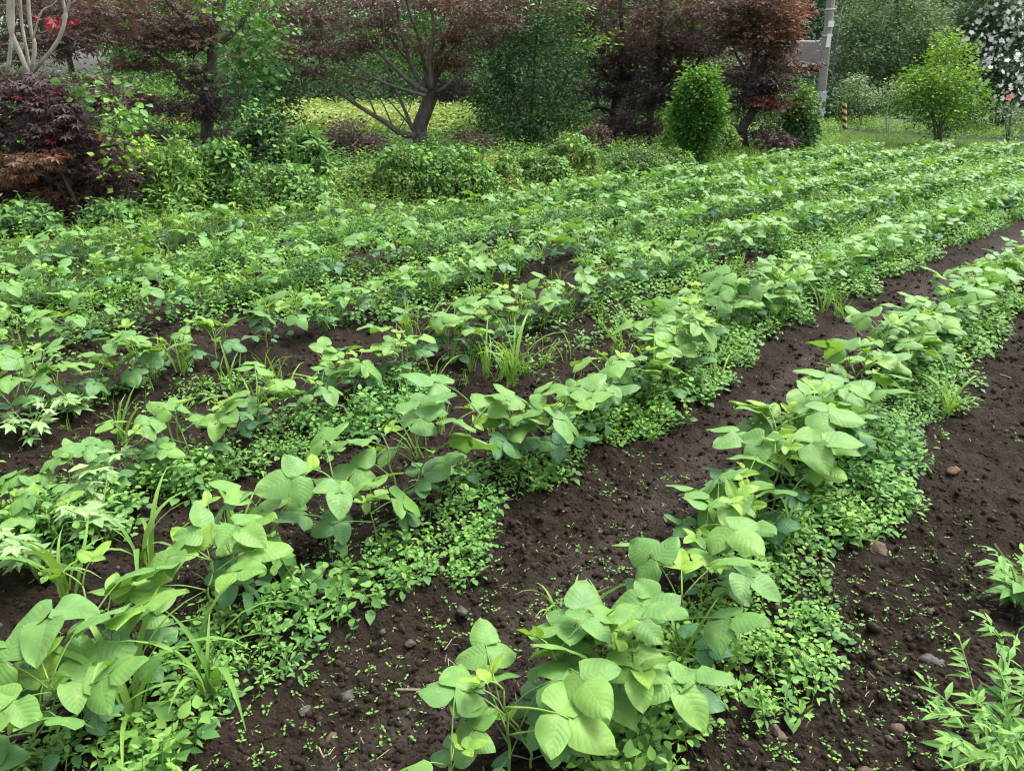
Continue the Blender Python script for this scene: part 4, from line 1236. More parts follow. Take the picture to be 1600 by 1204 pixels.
def white_van():
    """pale vehicle glimpsed under the bronze maple"""
    Y = 40.0
    c = at(1150, 128, Y)
    root = thing('parked_van', (c[0], Y, 0), 'white parked van glimpsed through twigs left of the bronze maple', 'van')
    prof = [(-1.65, .35), (1.65, .35), (1.65, 1.0), (1.5, 1.15), (1.1, 1.75), (-1.6, 1.8), (-1.65, 1.6)]
    V = [(x, -.72, z) for x, z in prof] + [(x, .72, z) for x, z in prof]; n = len(prof)
    F = [tuple(range(n)), tuple(range(2 * n - 1, n - 1, -1))] + [(i, (i + 1) % n, n + (i + 1) % n, n + i)[::-1] for i in range(n)]
    MB().add(*as_proto(V, F)).build('body', M['white_paint'], root)
    for x0, x1 in ((-1.5, -.6), (-.5, .4), (.5, 1.15)):
        mb = MB(); box(mb, x0, x1, -.735, -.721, 1.15, 1.6); mb.build('window', M['glass'], root)
    for x in (-1.05, 1.05):
        for y in (-.64, .64):
            mb = MB(); add_tube(mb, [(x, y - .09, .28), (x, y + .09, .28)], .28, 16); mb.build('wheel', M['black'], root, smooth=True)


white_van()


def pale_wall(label, u0, u1, v, Y, h):
    a, b = at(u0, v, Y), at(u1, v, Y)
    root = thing('low_wall', ((a[0] + b[0]) / 2, Y, 0), label, 'wall')
    L = b[0] - a[0]
    mb = MB(); box(mb, -L / 2, L / 2, -.06, .06, -.05, h); mb.build('panel', M['white_paint'], root)
    mb = MB(); box(mb, -L / 2 - .03, L / 2 + .03, -.085, .085, h, h + .05); mb.build('coping', M['concrete'], root)


pale_wall('low white wall half hidden behind the lime green young tree', 1375, 1475, 185, 29.0, .28)
pale_wall('low white wall under the white blossoms', 1505, 1575, 178, 30.5, .45)


# ------------------------------------------------------------------ utility pole, guy guard, dark pole
def utility_pole():
    Y = gp(1278, 196)[1]
    c = at(1278, 196, Y)
    base = np.array([c[0], Y, 0.0])
    root = thing('utility_pole', base, 'grey concrete utility pole with metal band near its foot', 'pole')
    R0 = .165
    H = 9.0
    lean = np.array([-.036, 0, 0])
    zz = np.linspace(-.3, H, 20)
    mb = MB(); add_tube(mb, [lean * z + np.array([0, 0, z]) for z in zz], np.linspace(R0, R0 - .045, 20), 24); mb.build('shaft', M['concrete'], root, smooth=True)
    # ribbed anti-poster sheet
    k = 48; z0, z1 = .42, 1.15
    V = []
    for z in (z0, z1):
        for i in range(k):
            a = i / k * 2 * PI; r = R0 + .012 + (.014 if (i % 4) < 2 else 0)
            V.append((lean[0] * z + r * math.cos(a), r * math.sin(a), z))
    F = [(i, (i + 1) % k, k + (i + 1) % k, k + i) for i in range(k)]
    F.append(tuple(range(k, 2 * k)))
    MB().add(*as_proto(V, F)).build('metal_sheet', M['steel'], root)
    for z in (z0 - .02, z1 + .02, 3.05, 3.9):
        mb = MB(); add_tube(mb, [lean * (z - .02) + np.array([0, 0, z - .02]), lean * (z + .02) + np.array([0, 0, z + .02])], R0 + .012, 24); mb.build('band', M['steel'], root)
    for z, hh, ww, dx in ((3.42, .10, .10, .03), (2.88, .22, .07, 0.0)):
        mb = MB(); box(mb, lean[0] * z - ww + dx, lean[0] * z + ww + dx, -R0 - .03, -R0 + .01, z - hh, z + hh); mb.build('number_plate', M['white_paint'], root)
    mb = MB(); add_tube(mb, [(.24, -.02, .0), (.25, -.02, 1.2), (.27, -.02, 4.0)], .018, 8); mb.build('conduit', M['dark_steel'], root, smooth=True)
    mb = MB(); add_tube(mb, [(-.02, -R0 - .01, 3.75), (.15, -.2, 3.86), (.4, -.15, 4.0)], .012, 6); mb.build('bracket', M['dark_steel'], root)
    for z in np.arange(4.2, 8.6, .45):
        sgn = 1 if int(round(z / .45)) % 2 else -1
        mb = MB(); add_tube(mb, [lean * z + np.array([sgn * R0 * .6, 0, z]), lean * z + np.array([sgn * (R0 + .16), 0, z])], .011, 6); mb.build('step_bolt', M['dark_steel'], root)


utility_pole()


def guy_guard():
    base = gp(1320, 211)
    top = at(1319, 157, base[1] + .05) - base
    root = thing('guy_guard', base, 'yellow and black striped guy wire guard right of the utility pole', 'guard')
    n, k = 40, 20
    Vs = {'yellow': MB(), 'black': MB()}
    r = .065
    for i in range(n):
        for j in range(k):
            ph = (i / n * 5.2 + j / k) % 1
            q = 'yellow' if ph < .5 else 'black'
            a0, a1 = j / k * 2 * PI, (j + 1) / k * 2 * PI
            p0, p1 = top * (i / n), top * ((i + 1) / n)
            V = [p0 + np.array([r * math.cos(a0), r * math.sin(a0), 0]), p0 + np.array([r * math.cos(a1), r * math.sin(a1), 0]), p1 + np.array([r * math.cos(a1), r * math.sin(a1), 0]), p1 + np.array([r * math.cos(a0), r * math.sin(a0), 0])]
            Vs[q].add(*as_proto(V, [(0, 1, 2, 3)]))
    Vs['yellow'].build('yellow_stripe', M['yellow'], root, smooth=True)
    Vs['black'].build('black_stripe', M['black'], root, smooth=True)
    mb = MB(); add_tube(mb, [top * .0 + np.array([0, 0, -.1]), top, top * 3.2 + np.array([-1.0, 2.2, 1.2])], .012, 6); mb.build('guy_wire', M['dark_steel'], root)


guy_guard()

_p = at(1320, 30, 38.0)
_r = thing('steel_pole', (_p[0] - .5, 38.0, 0), 'dark slim steel pole rising behind the grey green round tree', 'pole')
_mb = MB(); add_tube(_mb, [(0, 0, -.1), (0, 0, 3.2), (0, 0, 6.5)], np.array([.10, .09, .08]), 16); _mb.build('shaft', M['dark_steel'], _r, smooth=True)
_mb = MB(); add_tube(_mb, [(-.06, -.05, 4.15), (-.06, -.05, 4.4), (-.06, -.05, 4.65)], np.array([.09, .13, .09]), 12); _mb.build('clamp_box', M['dark_steel'], _r, smooth=True)


# ------------------------------------------------------------------ bean plants
def xf(proto, Rm, t=(0, 0, 0), tint=None):
    V, L, S, T, U = proto
    return (V @ np.asarray(Rm).T + np.asarray(t), L, S, T if tint is None else np.full(len(V), float(tint)), U)


def euler(x, y, z):
    return np.array(Euler((x, y, z), 'XYZ').to_matrix())


def trifoliate(seed, tint, size=.1, petiole=.14, elev=.8, young=False, nu=9, nv=8):
    """one compound leaf: petiole from the origin along +y, three leaflets at its end"""
    r = random.Random(seed)
    mb = MB()
    e = elev
    p1 = np.array([0, math.cos(e) * petiole * .55, math.sin(e) * petiole * .6])
    p2 = np.array([0, math.cos(e * .8) * petiole, math.sin(e) * petiole * .95])
    pts = smooth_path([(0, 0, 0), p1, p2], 6)
    rach = size * .26
    tilt = euler(r.gauss(-.05, .30), r.gauss(0, .26), 0)
    fwd = tilt @ np.array([0, 1, 0])
    p3 = p2 + fwd * rach
    V, L, S, T, U = tube(np.vstack([pts, p3]), np.linspace(.0028, .0016, 7), 5)
    U = np.zeros_like(U) + np.array([.5, .5])
    mb.add(V, L, S, tint * .6, U)
    fold = .45 if young else r.uniform(.08, .26)
    for side in (0, -1, 1):
        l = size * (1.08 if side == 0 else .98) * r.uniform(.93, 1.07)
        wv = l * .43 * r.uniform(.92, 1.08) * (.75 if young else 1)
        lf = leaflet(l, wv, .16 * side, fold, r.uniform(.05, .32), .028, nu, nv, r.uniform(0, .5), seed * 7 + side)
        yaw = 0 if side == 0 else -side * r.uniform(1.25, 1.55)
        pit = r.gauss(-.10, .16) + (.5 if young else 0)
        Rm = tilt @ euler(0, 0, yaw) @ euler(pit, r.gauss(0, .12), 0)
        o = p3 if side == 0 else p2 + fwd * size * .03
        mb.add(*xf(lf, Rm, o, min(1, max(0, tint + r.gauss(0, .05)))))
    return mb


def unifoliate(seed, tint, size=.06, nu=7, nv=6):
    r = random.Random(seed)
    mb = MB()
    p = smooth_path([(0, 0, 0), (0, .025, .012), (0, .05, .02)], 4)
    V, L, S, T, U = tube(p, .0018, 5); mb.add(V, L, S, tint, np.zeros_like(U) + .5)
    mb.add(*xf(leaflet(size, size * .40, 0, .1, .25, .03, nu, nv, .3, seed), euler(-.15 + r.gauss(0, .15), r.gauss(0, .2), 0), p[-1], tint))
    return mb


LEAFLIB = {'mid': [], 'old': [], 'young': [], 'uni': []}
FARLIB = {'mid': [], 'old': [], 'young': [], 'uni': []}
for i in range(14):
    LEAFLIB['mid'].append((dict(seed=100 + i, tint=.30 + .035 * (i % 5), size=.100 + .008 * (i % 4), petiole=.12 + .022 * (i % 4), elev=.55 + .1 * (i % 4))))
for i in range(8):
    LEAFLIB['old'].append((dict(seed=200 + i, tint=.66 + .08 * (i % 4), size=.082 + .007 * (i % 3), petiole=.11 + .02 * (i % 3), elev=.25 + .1 * (i % 3))))
for i in range(7):
    LEAFLIB['young'].append((dict(seed=300 + i, tint=.02 + .04 * (i % 4), size=.052 + .009 * (i % 4), petiole=.05 + .012 * (i % 3), elev=1.0, young=True)))
UNI = [dict(seed=400 + i, tint=.80 + .05 * i, size=.058 + .005 * i) for i in range(4)]
MESH = {}
for kd in ('mid', 'old', 'young'):
    MESH[kd] = [trifoliate(**d).mesh('leaf', M['bean'], True) for d in LEAFLIB[kd]]
    FARLIB[kd] = [trifoliate(**d, nu=5, nv=4).merged() for d in LEAFLIB[kd]]
MESH['uni'] = [unifoliate(**d).mesh('leaf', M['bean'], True) for d in UNI]
FARLIB['uni'] = [unifoliate(**d, nu=4, nv=2).merged() for d in UNI]


def plant_plan(seed):
    """stem points and a list of (kind, variant, position, matrix3) for one plant"""
    r = random.Random(seed)
    H = r.uniform(.24, .35)
    nodes = 6
    bx, by = r.gauss(0, .025), r.gauss(0, .025)
    pts = [np.array([0, 0, -.03])]
    for i in range(1, nodes + 1):
        f = i / nodes
        zig = .006 * (1 if i % 2 else -1)
        pts.append(np.array([bx * f * f * 2 + zig, by * f * f * 2 - zig * .5, H * f]))
    lv = []
    yaw = r.uniform(0, 2 * PI)
    for q in (0, PI):
        lv.append(('uni', r.randrange(4), pts[1] * .7 + pts[2] * .3, euler(0, 0, yaw + q + PI / 2), r.uniform(.8, 1.15)))
    for i in range(2, nodes + 1):
        y = yaw + (i % 2) * PI + r.gauss(0, .6)
        if i <= 3: kd = 'old'
        elif i <= 5: kd = 'mid'
        else: kd = 'mid' if r.random() < .3 else 'young'
        sc = r.uniform(.85, 1.18)
        lv.append((kd, r.randrange(len(MESH[kd])), pts[i], euler(r.gauss(0, .14), r.gauss(0, .14), y), sc))
        if i in (3, 4, 5) and r.random() < .40:
            k2 = r.choice(['mid', 'mid', 'young'])
            lv.append((k2, r.randrange(len(MESH[k2])), pts[i] + np.array([0, 0, .01]), euler(r.gauss(0, .2), r.gauss(0, .2), y + 2 + r.gauss(0, .5)), sc * .92))
    lv.append(('young', r.randrange(7), pts[-1], euler(-.3, r.gauss(0, .3), r.uniform(0, 6)), r.uniform(.7, 1.2)))
    return pts, lv


NPLAN = 26
PLANS = [plant_plan(900 + i) for i in range(NPLAN)]
STEM_MESH = []
FAR_MESH = []; FAR_PROTO = []
for pts, lv in PLANS:
    mb = MB(); add_tube(mb, smooth_path(pts, 14), np.linspace(.0048, .0022, 14), 7)
    STEM_MESH.append(mb.mesh('stem', M['stem'], True))
    fm = MB()
    V, L, S, T, U = tube(smooth_path(pts, 6), np.linspace(.0045, .0022, 6), 4); fm.add(V, L, S, .3, U)
    for kd, vi, p, Rm, sc in lv:
        fm.add(*xf(FARLIB[kd][vi], Rm * sc, p))
    FAR_PROTO.append(fm.merged())
    FAR_MESH.append(fm.mesh('bean_plant', M['bean_far'], True))

ORD = ['first', 'second', 'third', 'fourth', 'fifth', 'sixth', 'seventh', 'eighth']
plants = []
HERO = {0: [(700, 1265), (885, 1168), (1000, 1125), (1085, 1000), (1118, 905), (1150, 868), (1205, 805), (1232, 770), (1262, 735), (1290, 695), (1308, 672), (1325, 650), (1350, 628), (1372, 612)],
        1: [(-60, 1290), (60, 1205), (150, 1130), (330, 1005), (440, 900), (590, 862), (655, 795), (780, 740), (850, 720), (940, 655), (1010, 632), (1055, 600)]}
HERO_S = {}
for k in HERO:                       # plants stand evenly: one more between every two
    H0 = HERO[k]
    HERO[k] = H0 + [tuple(proj(*((gp(*a) + gp(*b)) / 2))[:2]) for a, b in zip(H0[:-1], H0[1:]) if np.hypot(*(gp(*a) - gp(*b))[:2]) > .20]
for k, lst in HERO.items():
    for u_, v_ in lst:
        g = gp(u_, v_)
        s_ = float(row_coords(g[0], g[1])[1])
        HERO_S[k] = max(HERO_S.get(k, -9), s_)
        plants.append((float(proj(g[0], g[1], .2)[2]), k, s_, float(g[0]), float(g[1]), u_, v_))
        for q in range(1 if random.random() < .3 else 0):
            a_ = random.uniform(0, 2 * PI); d_ = random.uniform(.05, .10)
            x_, y_ = float(g[0]) + d_ * math.cos(a_) * .8, float(g[1]) + d_ * math.sin(a_)
            uu, vv, zz = proj(x_, y_, 0.0)
            plants.append((float(zz), k, s_ + d_ * math.sin(a_), x_, y_, float(uu), float(vv)))
for k in range(NROWS + 1):
    s = HERO_S[k] if k in HERO_S else (-3.5)
    while s < 30:
        dens = .085 if k < 2 else (.13 if s < 5 else .10)
        s += dens * random.uniform(.6, 1.4)
        x, y = row_point(k * SPACING + random.gauss(0, .045), s)
        x, y = float(x), float(y)
        if y < .75 or y > FIELD_END - .1: continue
        if random.random() < .06: continue
        u, v, Z = proj(x, y, .2)
        if Z < .3 or u < -260 or u > 1800 or v > 1560: continue
        if k == NROWS and u > 540: continue
        plants.append((float(Z), k, s, x, y, u, v))
# the near ones that would block the lens are kept out of the picture's lowest edge
plants = [p for p in plants if math.hypot(p[3], p[4]) > .95]
for p in list(plants):
    pass
inframe = lambda p: -80 < p[5] < 1680 and p[6] < 1400
order = sorted(plants, key=lambda p: (not inframe(p) and p[0] > 3.2, p[0]))
rank = {}
for k in range(NROWS + 1):
    row = sorted([p for p in plants if p[1] == k and inframe(p)], key=lambda p: p[2])
    for i, p in enumerate(row): rank[p] = i + 1


def nth(i):
    return f"{i}{'th' if 10 <= i % 100 <= 20 else {1: 'st', 2: 'nd', 3: 'rd'}.get(i % 10, 'th')}"


NEAR = 120
MAXIND = 290
far_lists = [[] for _ in range(NPLAN)]
rank0 = {}
cnt = 0
for p in order:
    Z, k, s, x, y, u, v = p
    pl = random.randrange(NPLAN)
    sc = random.uniform(.70, .98) * (1.0 - .20 * float(sstep(2.0, 5.0, s)) if k < 2 else .84) * (.92 if Z < 2.6 else 1.0)
    if random.random() < .16: sc *= .75
    z = float(ground_h(x, y, False))
    yaw = random.uniform(0, 2 * PI)
    if (not inframe(p) and Z > 3.2) or cnt >= MAXIND:
        far_lists[pl].append((x, y, z, yaw, sc)); continue
    cnt += 1
    nr = rank.get(p)
    if nr is None:
        rank0[k] = rank0.get(k, 0) + 1
        label = f"bean plant outside the frame before the near end of the {ORD[k]} row, number {rank0[k]}"
    elif k == 0:
        label = f"green bean plant, {nth(rank[p])} from the near end of the row beside the bare path"
    else:
        label = f"bean plant, {nth(rank[p])} from the near end of the {ORD[k]} row from the bare path"
    grp = 'bean plants growing in the field rows'
    if cnt <= NEAR:
        root = thing('bean_plant', (x, y, z), label, 'plant', grp, yaw)
        root.scale = (sc, sc, sc)
        st = bpy.data.objects.new('stem', STEM_MESH[pl]); COL.objects.link(st); st.parent = root
        for kd, vi, pp, Rm, lsc in PLANS[pl][1]:
            o = bpy.data.objects.new('leaf', MESH[kd][vi]); COL.objects.link(o); o.parent = root
            R4 = Matrix((Rm * lsc).tolist()).to_4x4(); R4.translation = Vector(pp)
            o.matrix_local = R4
    else:
        o = bpy.data.objects.new('bean_plant', FAR_MESH[pl]); COL.objects.link(o)
        o.location = (x, y, z); o.rotation_euler = (random.gauss(0, .05), random.gauss(0, .05), yaw); o.scale = (sc, sc, sc)
        tag(o, label, 'plant', grp, 'thing')
mb = MB()
for pl in range(NPLAN):
    if far_lists[pl]:
        a = np.array(far_lists[pl])
        mb.scatter(FAR_PROTO[pl], rotz(a[:, 3]), a[:, :3], RNG.normal(0, .06, len(a)), a[:, 4])
tag(mb.build('bean_crop', M['bean_far'], smooth=True), 'rest of the bean crop reaching to the far end of the field', 'crop', kind='stuff')
print('PLANTS', len(plants), 'in frame', sum(inframe(p) for p in plants))


# ------------------------------------------------------------------ low weeds, grass, litter on the soil
def sprig(seed, n_pairs=4, h=.06, ls=.022, wd=.62, lean=.3):
    """small weed: stem with opposite pairs of oval leaves"""
    r = random.Random(seed)
    mb = MB()
    lx, ly = r.gauss(0, lean) * h, r.gauss(0, lean) * h
    top = np.array([lx, ly, h])
    V, L, S, T, U = tube([np.zeros(3), top * np.array([.4, .4, .55]), top], np.array([.0013, .0012, .0008]), 3, .5, False)
    mb.add(V, L, S, .35, U)
    yaw = r.uniform(0, 6)
    lf = leaf_oval(wd, .12, .16)
    for i in range(n_pairs):
        f = (i + 1) / n_pairs
        p = top * np.array([f * f, f * f, f])
        yaw += PI / 2 + r.gauss(0, .25)
        sz = ls * (1.15 - .55 * f) if i < n_pairs - 1 else ls * .55
        for q in (0, PI):
            s_ = sz * r.uniform(.8, 1.2)
            stalk = .35 * sz
            Rm = euler(0, 0, yaw + q + r.gauss(0, .2)) @ euler(r.uniform(-.35, .35) + .3 * f, r.gauss(0, .2), 0)
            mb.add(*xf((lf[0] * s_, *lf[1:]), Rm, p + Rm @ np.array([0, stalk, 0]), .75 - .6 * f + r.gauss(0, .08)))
    return mb.merged()


def simplify(seed, n_pairs, h, ls, wd):
    r = random.Random(seed); mb = MB(); yaw = r.uniform(0, 6); lf = leaf_diamond(wd)
    for i in range(n_pairs):
        f = (i + 1) / n_pairs; yaw += PI / 2 + r.gauss(0, .25)
        for q in (0, PI):
            sz = ls * (1.1 - .4 * f) * r.uniform(.8, 1.2)
            Rm = euler(0, 0, yaw + q) @ euler(r.uniform(-.3, .35), r.gauss(0, .2), 0)
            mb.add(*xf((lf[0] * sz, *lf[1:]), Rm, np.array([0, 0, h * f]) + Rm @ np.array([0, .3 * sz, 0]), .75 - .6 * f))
    return mb.merged()


TALL_SPRIGS = [sprig(30 + i, 4, .10 + .012 * i, .044 + .004 * (i % 3), .62) for i in range(4)]
THIN_SPRIGS = [sprig(35 + i, 5, .075 + .01 * i, .030 + .003 * (i % 3), .36) for i in range(4)]


def weed_density(x, y):
    """how thickly low weeds cover the field here, 0..1"""
    off, s = row_coords(x, y)
    k = np.clip(np.round((off + .12) / SPACING), 0, NROWS - 1)
    r = off - k * SPACING
    n1 = vnoise(x * 2.3, y * 2.3, 51); n2 = vnoise(x * 6, y * 6, 52); n3 = vnoise(x * .9, y * .9, 53)
    edge = .20 * (n2 - .5) + .24 * (n1 - .5)
    wl = np.where(k < 2, .25 + .05 * sstep(.2, 2, s) - .09 * sstep(3.5, 7, s), .27); wr = np.where(k < 2, .02, .06)
    strip = sstep(-wl - .05 + edge, -wl + .05 + edge, r) * sstep(wr + .08 + edge, wr - .06 + edge, r)
    strip = strip * np.where(k < 2, 1.0, sstep(.22, .5, n3) * .9)
    d = np.hypot(x, y)
    spread = sstep(3.2, 8.0, d) * np.where(k >= 2, 1, 0) * sstep(.40, .66, n1 * .55 + n2 * .25 + n3 * .3) * .75
    spread = np.where((k >= 2), np.maximum(spread, sstep(7, 13, d) * .7), spread)
    spread = np.where((k == 1) & (r > .05), sstep(4.0, 8, d) * .8, spread)
    out = np.maximum(strip, spread)
    out = np.where((off < -.62), 0, out)
    return out * field_mask(x, y)


def scatter_field(n, rmax, rmin=.8, power=1.0, amin=-46, amax=46, rng=None):
    """points spread over the view's ground with density falling with distance"""
    rng = rng or RNG
    u = rng.random(n)
    r = rmin * (rmax / rmin) ** (u ** power)
    a = np.radians(rng.uniform(amin, amax, n))
    return r * np.sin(a), r * np.cos(a)


def area_points(n, rmin, rmax, amin=-46, amax=46):
    r = np.sqrt(RNG.uniform(rmin ** 2, rmax ** 2, n)); a = np.radians(RNG.uniform(amin, amax, n))
    return r * np.sin(a), r * np.cos(a)


def put(mb, protos, x, y, scale, tint, tiltv=.15, dz=0.0):
    z = ground_h(x, y) + dz
    idx = RNG.integers(0, len(protos), len(x))
    k = len(x)
    nrm = rnd_dirs(k, up=1 / max(tiltv, 1e-3), spread=1.0)
    ya = RNG.uniform(0, 2 * PI, k)
    d = np.stack([np.cos(ya), np.sin(ya), np.zeros(k)], -1)
    xx = np.cross(d, nrm); xx /= np.linalg.norm(xx, axis=1, keepdims=True)
    yy = np.cross(nrm, xx)
    R = np.stack([xx, yy, nrm], -1)
    P = np.stack([x, y, z], -1)
    for q, p in enumerate(protos):
        s = idx == q
        mb.scatter(p, R[s], P[s], tint[s], scale[s])


NEAR_SPRIGS = NEAR_SPRIGS_ = [sprig(i, 3 + i % 2, .05 + .014 * (i % 4), .027 + .003 * (i % 3), .66 + .06 * (i % 3)) for i in range(9)] + [sprig(30 + i, 4, .10 + .02 * i, .042 + .004 * i, .62) for i in range(2)]
MID_SPRIGS = [simplify(40 + i, 4, .07 + .015 * (i % 3), .032, .7) for i in range(6)]


def ground_cover():
    mb = MB()
    x, y = area_points(25000, .9, 4.6)
    k = RNG.random(len(x)) < weed_density(x, y) * np.clip(1.35 - np.hypot(x, y) * .10, .55, 1.2)
    x, y = x[k], y[k]
    dn = weed_density(x, y)
    sel = vnoise(x * 2.6, y * 2.6, 63) + RNG.normal(0, .13, len(x))
    sc = RNG.uniform(.6, 1.35, len(x)) * (.65 + .7 * vnoise(x * 3, y * 3, 61)); ti = RNG.normal(0, .12, len(x)) + .35 * (vnoise(x * 1.7, y * 1.7, 62) - .55)
    for q, (lo, hi, pr, ts, ss_) in enumerate(((-9, .56, NEAR_SPRIGS[:9], 0, .85), (.56, .70, TALL_SPRIGS, .10, .85), (.70, 9, THIN_SPRIGS, -.05, 1.0))):
        m = (sel >= lo) & (sel < hi)
        if q: m &= RNG.random(len(x)) < .7
        put(mb, pr, x[m], y[m], sc[m] * ss_, ti[m] + ts, .25)
    x, y = area_points(50000, 4.4, 11)
    k = RNG.random(len(x)) < weed_density(x, y) * .85
    x, y = x[k], y[k]
    put(mb, MID_SPRIGS, x, y, RNG.uniform(.8, 1.6, len(x)), RNG.normal(0, .12, len(x)), .3)
    x, y = area_points(52000, 11, 19, -30, 46)
    k = RNG.random(len(x)) < weed_density(x, y) * .6
    x, y = x[k], y[k]
    put(mb, MID_SPRIGS[:3], x, y, RNG.uniform(1.2, 2.3, len(x)), RNG.normal(0, .12, len(x)), .3)
    tag(mb.build('weed_ground_cover', M['weed'], smooth=True), 'mat of small leaved weeds hugging the feet of the bean rows', 'weeds', kind='stuff')


ground_cover()


def seedlings():
    mb = MB()
    two = MB()
    for q in (0, PI):
        lf = leaf_simple(.6, .1, .1); two.add(*xf((lf[0] * .012, *lf[1:]), euler(.25, 0, q), (0, 0, .006), .25))
    two = two.merged()
    tiny = [two, sprig(71, 2, .014, .011), sprig(72, 2, .018, .012), two]
    x, y = scatter_field(9000, 8, 1.0)
    off, s = row_coords(x, y)
    f = field_mask(x, y) * (weed_density(x, y) < .3) * sstep(.35, .7, vnoise(x * 2, y * 2, 71))
    k = RNG.random(len(x)) < f * .8
    x, y = x[k], y[k]
    put(mb, tiny, x, y, RNG.uniform(.5, 1.25, len(x)), RNG.normal(0, .1, len(x)), .2)
    tag(mb.build('seedlings', M['weed']), 'tiny weed seedlings sprouting on the bare soil between the rows', 'seedlings', kind='stuff')


seedlings()


def clods():
    """crumbs of soil lying on the tilled ground"""
    t = (1 + 5 ** .5) / 2
    V0 = np.array([(-1, t, 0), (1, t, 0), (-1, -t, 0), (1, -t, 0), (0, -1, t), (0, 1, t), (0, -1, -t), (0, 1, -t), (t, 0, -1), (t, 0, 1), (-t, 0, -1), (-t, 0, 1)]) / 1.9
    F0 = [(0, 11, 5), (0, 5, 1), (0, 1, 7), (0, 7, 10), (0, 10, 11), (1, 5, 9), (5, 11, 4), (11, 10, 2), (10, 7, 6), (7, 1, 8), (3, 9, 4), (3, 4, 2), (3, 2, 6), (3, 6, 8), (3, 8, 9), (4, 9, 5), (2, 4, 11), (6, 2, 10), (8, 6, 7), (9, 8, 1)]
    protos = []
    for i in range(8):
        r = np.random.default_rng(500 + i)
        V = V0 * r.uniform(.6, 1.25, (12, 1)) * np.array([1, r.uniform(.7, 1.1), r.uniform(.55, .8)])
        protos.append(as_proto(V, F0))
    mb = MB()
    x, y = scatter_field(70000, 9, .95)
    off, s = row_coords(x, y)
    path = sstep(-.8, -1.05, off) * sstep(-1.75, -1.55, off)
    lump = vnoise(x * 3.2, y * 3.2, 81)
    k = RNG.random(len(x)) < field_mask(x, y) * (1 - .65 * path) * (.35 + .9 * lump)
    x, y = x[k], y[k]
    size = .003 + .013 * RNG.random(len(x)) ** 4.0
    size *= np.clip(.75 + np.hypot(x, y) * .14, .8, 1.8)
    put(mb, protos, x, y, size, np.zeros(len(x)), .8, .0)
    lumps = []
    for i in range(6):
        r = np.random.default_rng(540 + i)
        nu_, nv_ = 9, 6
        V = np.array([(math.sin(PI * a / nv_) * math.cos(2 * PI * b / nu_), math.sin(PI * a / nv_) * math.sin(2 * PI * b / nu_), math.cos(PI * a / nv_)) for a in range(nv_ + 1) for b in range(nu_)])
        o_ = r.uniform(0, 40)
        V = V * (1 + .9 * (vnoise(V[:, 0] * 1.7 + o_, V[:, 1] * 1.7 + V[:, 2] * 1.9, 12) - .5) + .5 * (vnoise(V[:, 0] * 4 + o_, V[:, 1] * 4 + V[:, 2] * 3, 13) - .5))[:, None] * np.array([1, .85, .6])
        lumps.append(as_proto(V, [(a * nu_ + b, (a + 1) * nu_ + b, (a + 1) * nu_ + (b + 1) % nu_, a * nu_ + (b + 1) % nu_) for a in range(nv_) for b in range(nu_)]))
    x, y = scatter_field(2600, 9, 1.0)
    off, s = row_coords(x, y)
    path = sstep(-.8, -1.05, off) * sstep(-1.75, -1.55, off)
    k = RNG.random(len(x)) < field_mask(x, y) * (1 - .8 * path) * sstep(.4, .7, vnoise(x * 1.8, y * 1.8, 82))
    x, y = x[k], y[k]
    put(mb, lumps, x, y, .008 + .020 * RNG.random(len(x)) ** 3, np.zeros(len(x)), .8, .0)
    tag(mb.build('soil_crumbs', M['clod'], smooth=True), 'dark crumbs and clods of soil strewn over the tilled ground', 'soil', kind='stuff')
    mb = MB()
    x, y = scatter_field(1500, 8, 1.0)
    off, s = row_coords(x, y)
    k = (field_mask(x, y) > .5) & (RNG.random(len(x)) < .35 + .5 * (off < -.25)) & (weed_density(x, y) < .4)
    x, y = x[k], y[k]
    put(mb, protos, x, y, .004 + .012 * RNG.random(len(x)) ** 3, np.zeros(len(x)), .7, .001)
    tag(mb.build('pebbles', M['stone'], smooth=True), 'small grey pebbles scattered over the soil', 'pebbles', kind='stuff')
    mb = MB()
    k = 2400
    x, y = scatter_field(k, 8, 1.0)
    kk = (field_mask(x, y) > .5) & (weed_density(x, y) < .5)
    x, y = x[kk], y[kk]
    st = [tube([(-.5, 0, .02), (0, .03 * i - .03, .05), (.5, .06 * i, .015)], .022 + .01 * i, 4) for i in range(3)]
    put(mb, st, x, y, RNG.uniform(.008, .028, len(x)) * (1 + 1.5 * (RNG.random(len(x)) > .93)), np.zeros(len(x)), .12, .003)
    tag(mb.build('straw_litter', M['straw']), 'bits of dry straw and twig lying on the soil', 'litter', kind='stuff')


clods()


def grass_tuft(seed, n=9, h=.2, wd=.035, bend=(.3, 1.0)):
    r = random.Random(seed); mb = MB()
    for i in range(n):
        b = leaf_blade(5, wd * r.uniform(.7, 1.2), r.uniform(*bend))
        mb.add(*xf((b[0] * h * r.uniform(.55, 1.1), *b[1:]), euler(r.gauss(0, .2), r.gauss(0, .2), r.uniform(0, 2 * PI)), (r.gauss(0, .012), r.gauss(0, .012), 0), r.uniform(.1, .75)))
    return mb.merged()


TUFTS = [grass_tuft(600 + i, 7 + i % 3, .16 + .03 * (i % 3), .05, (.2, .9)) for i in range(6)]
FTUFTS = [as_proto(*(lambda: ([], []))()) if False else grass_tuft(650 + i, 5, .16, .07, (.2, .8)) for i in range(4)]


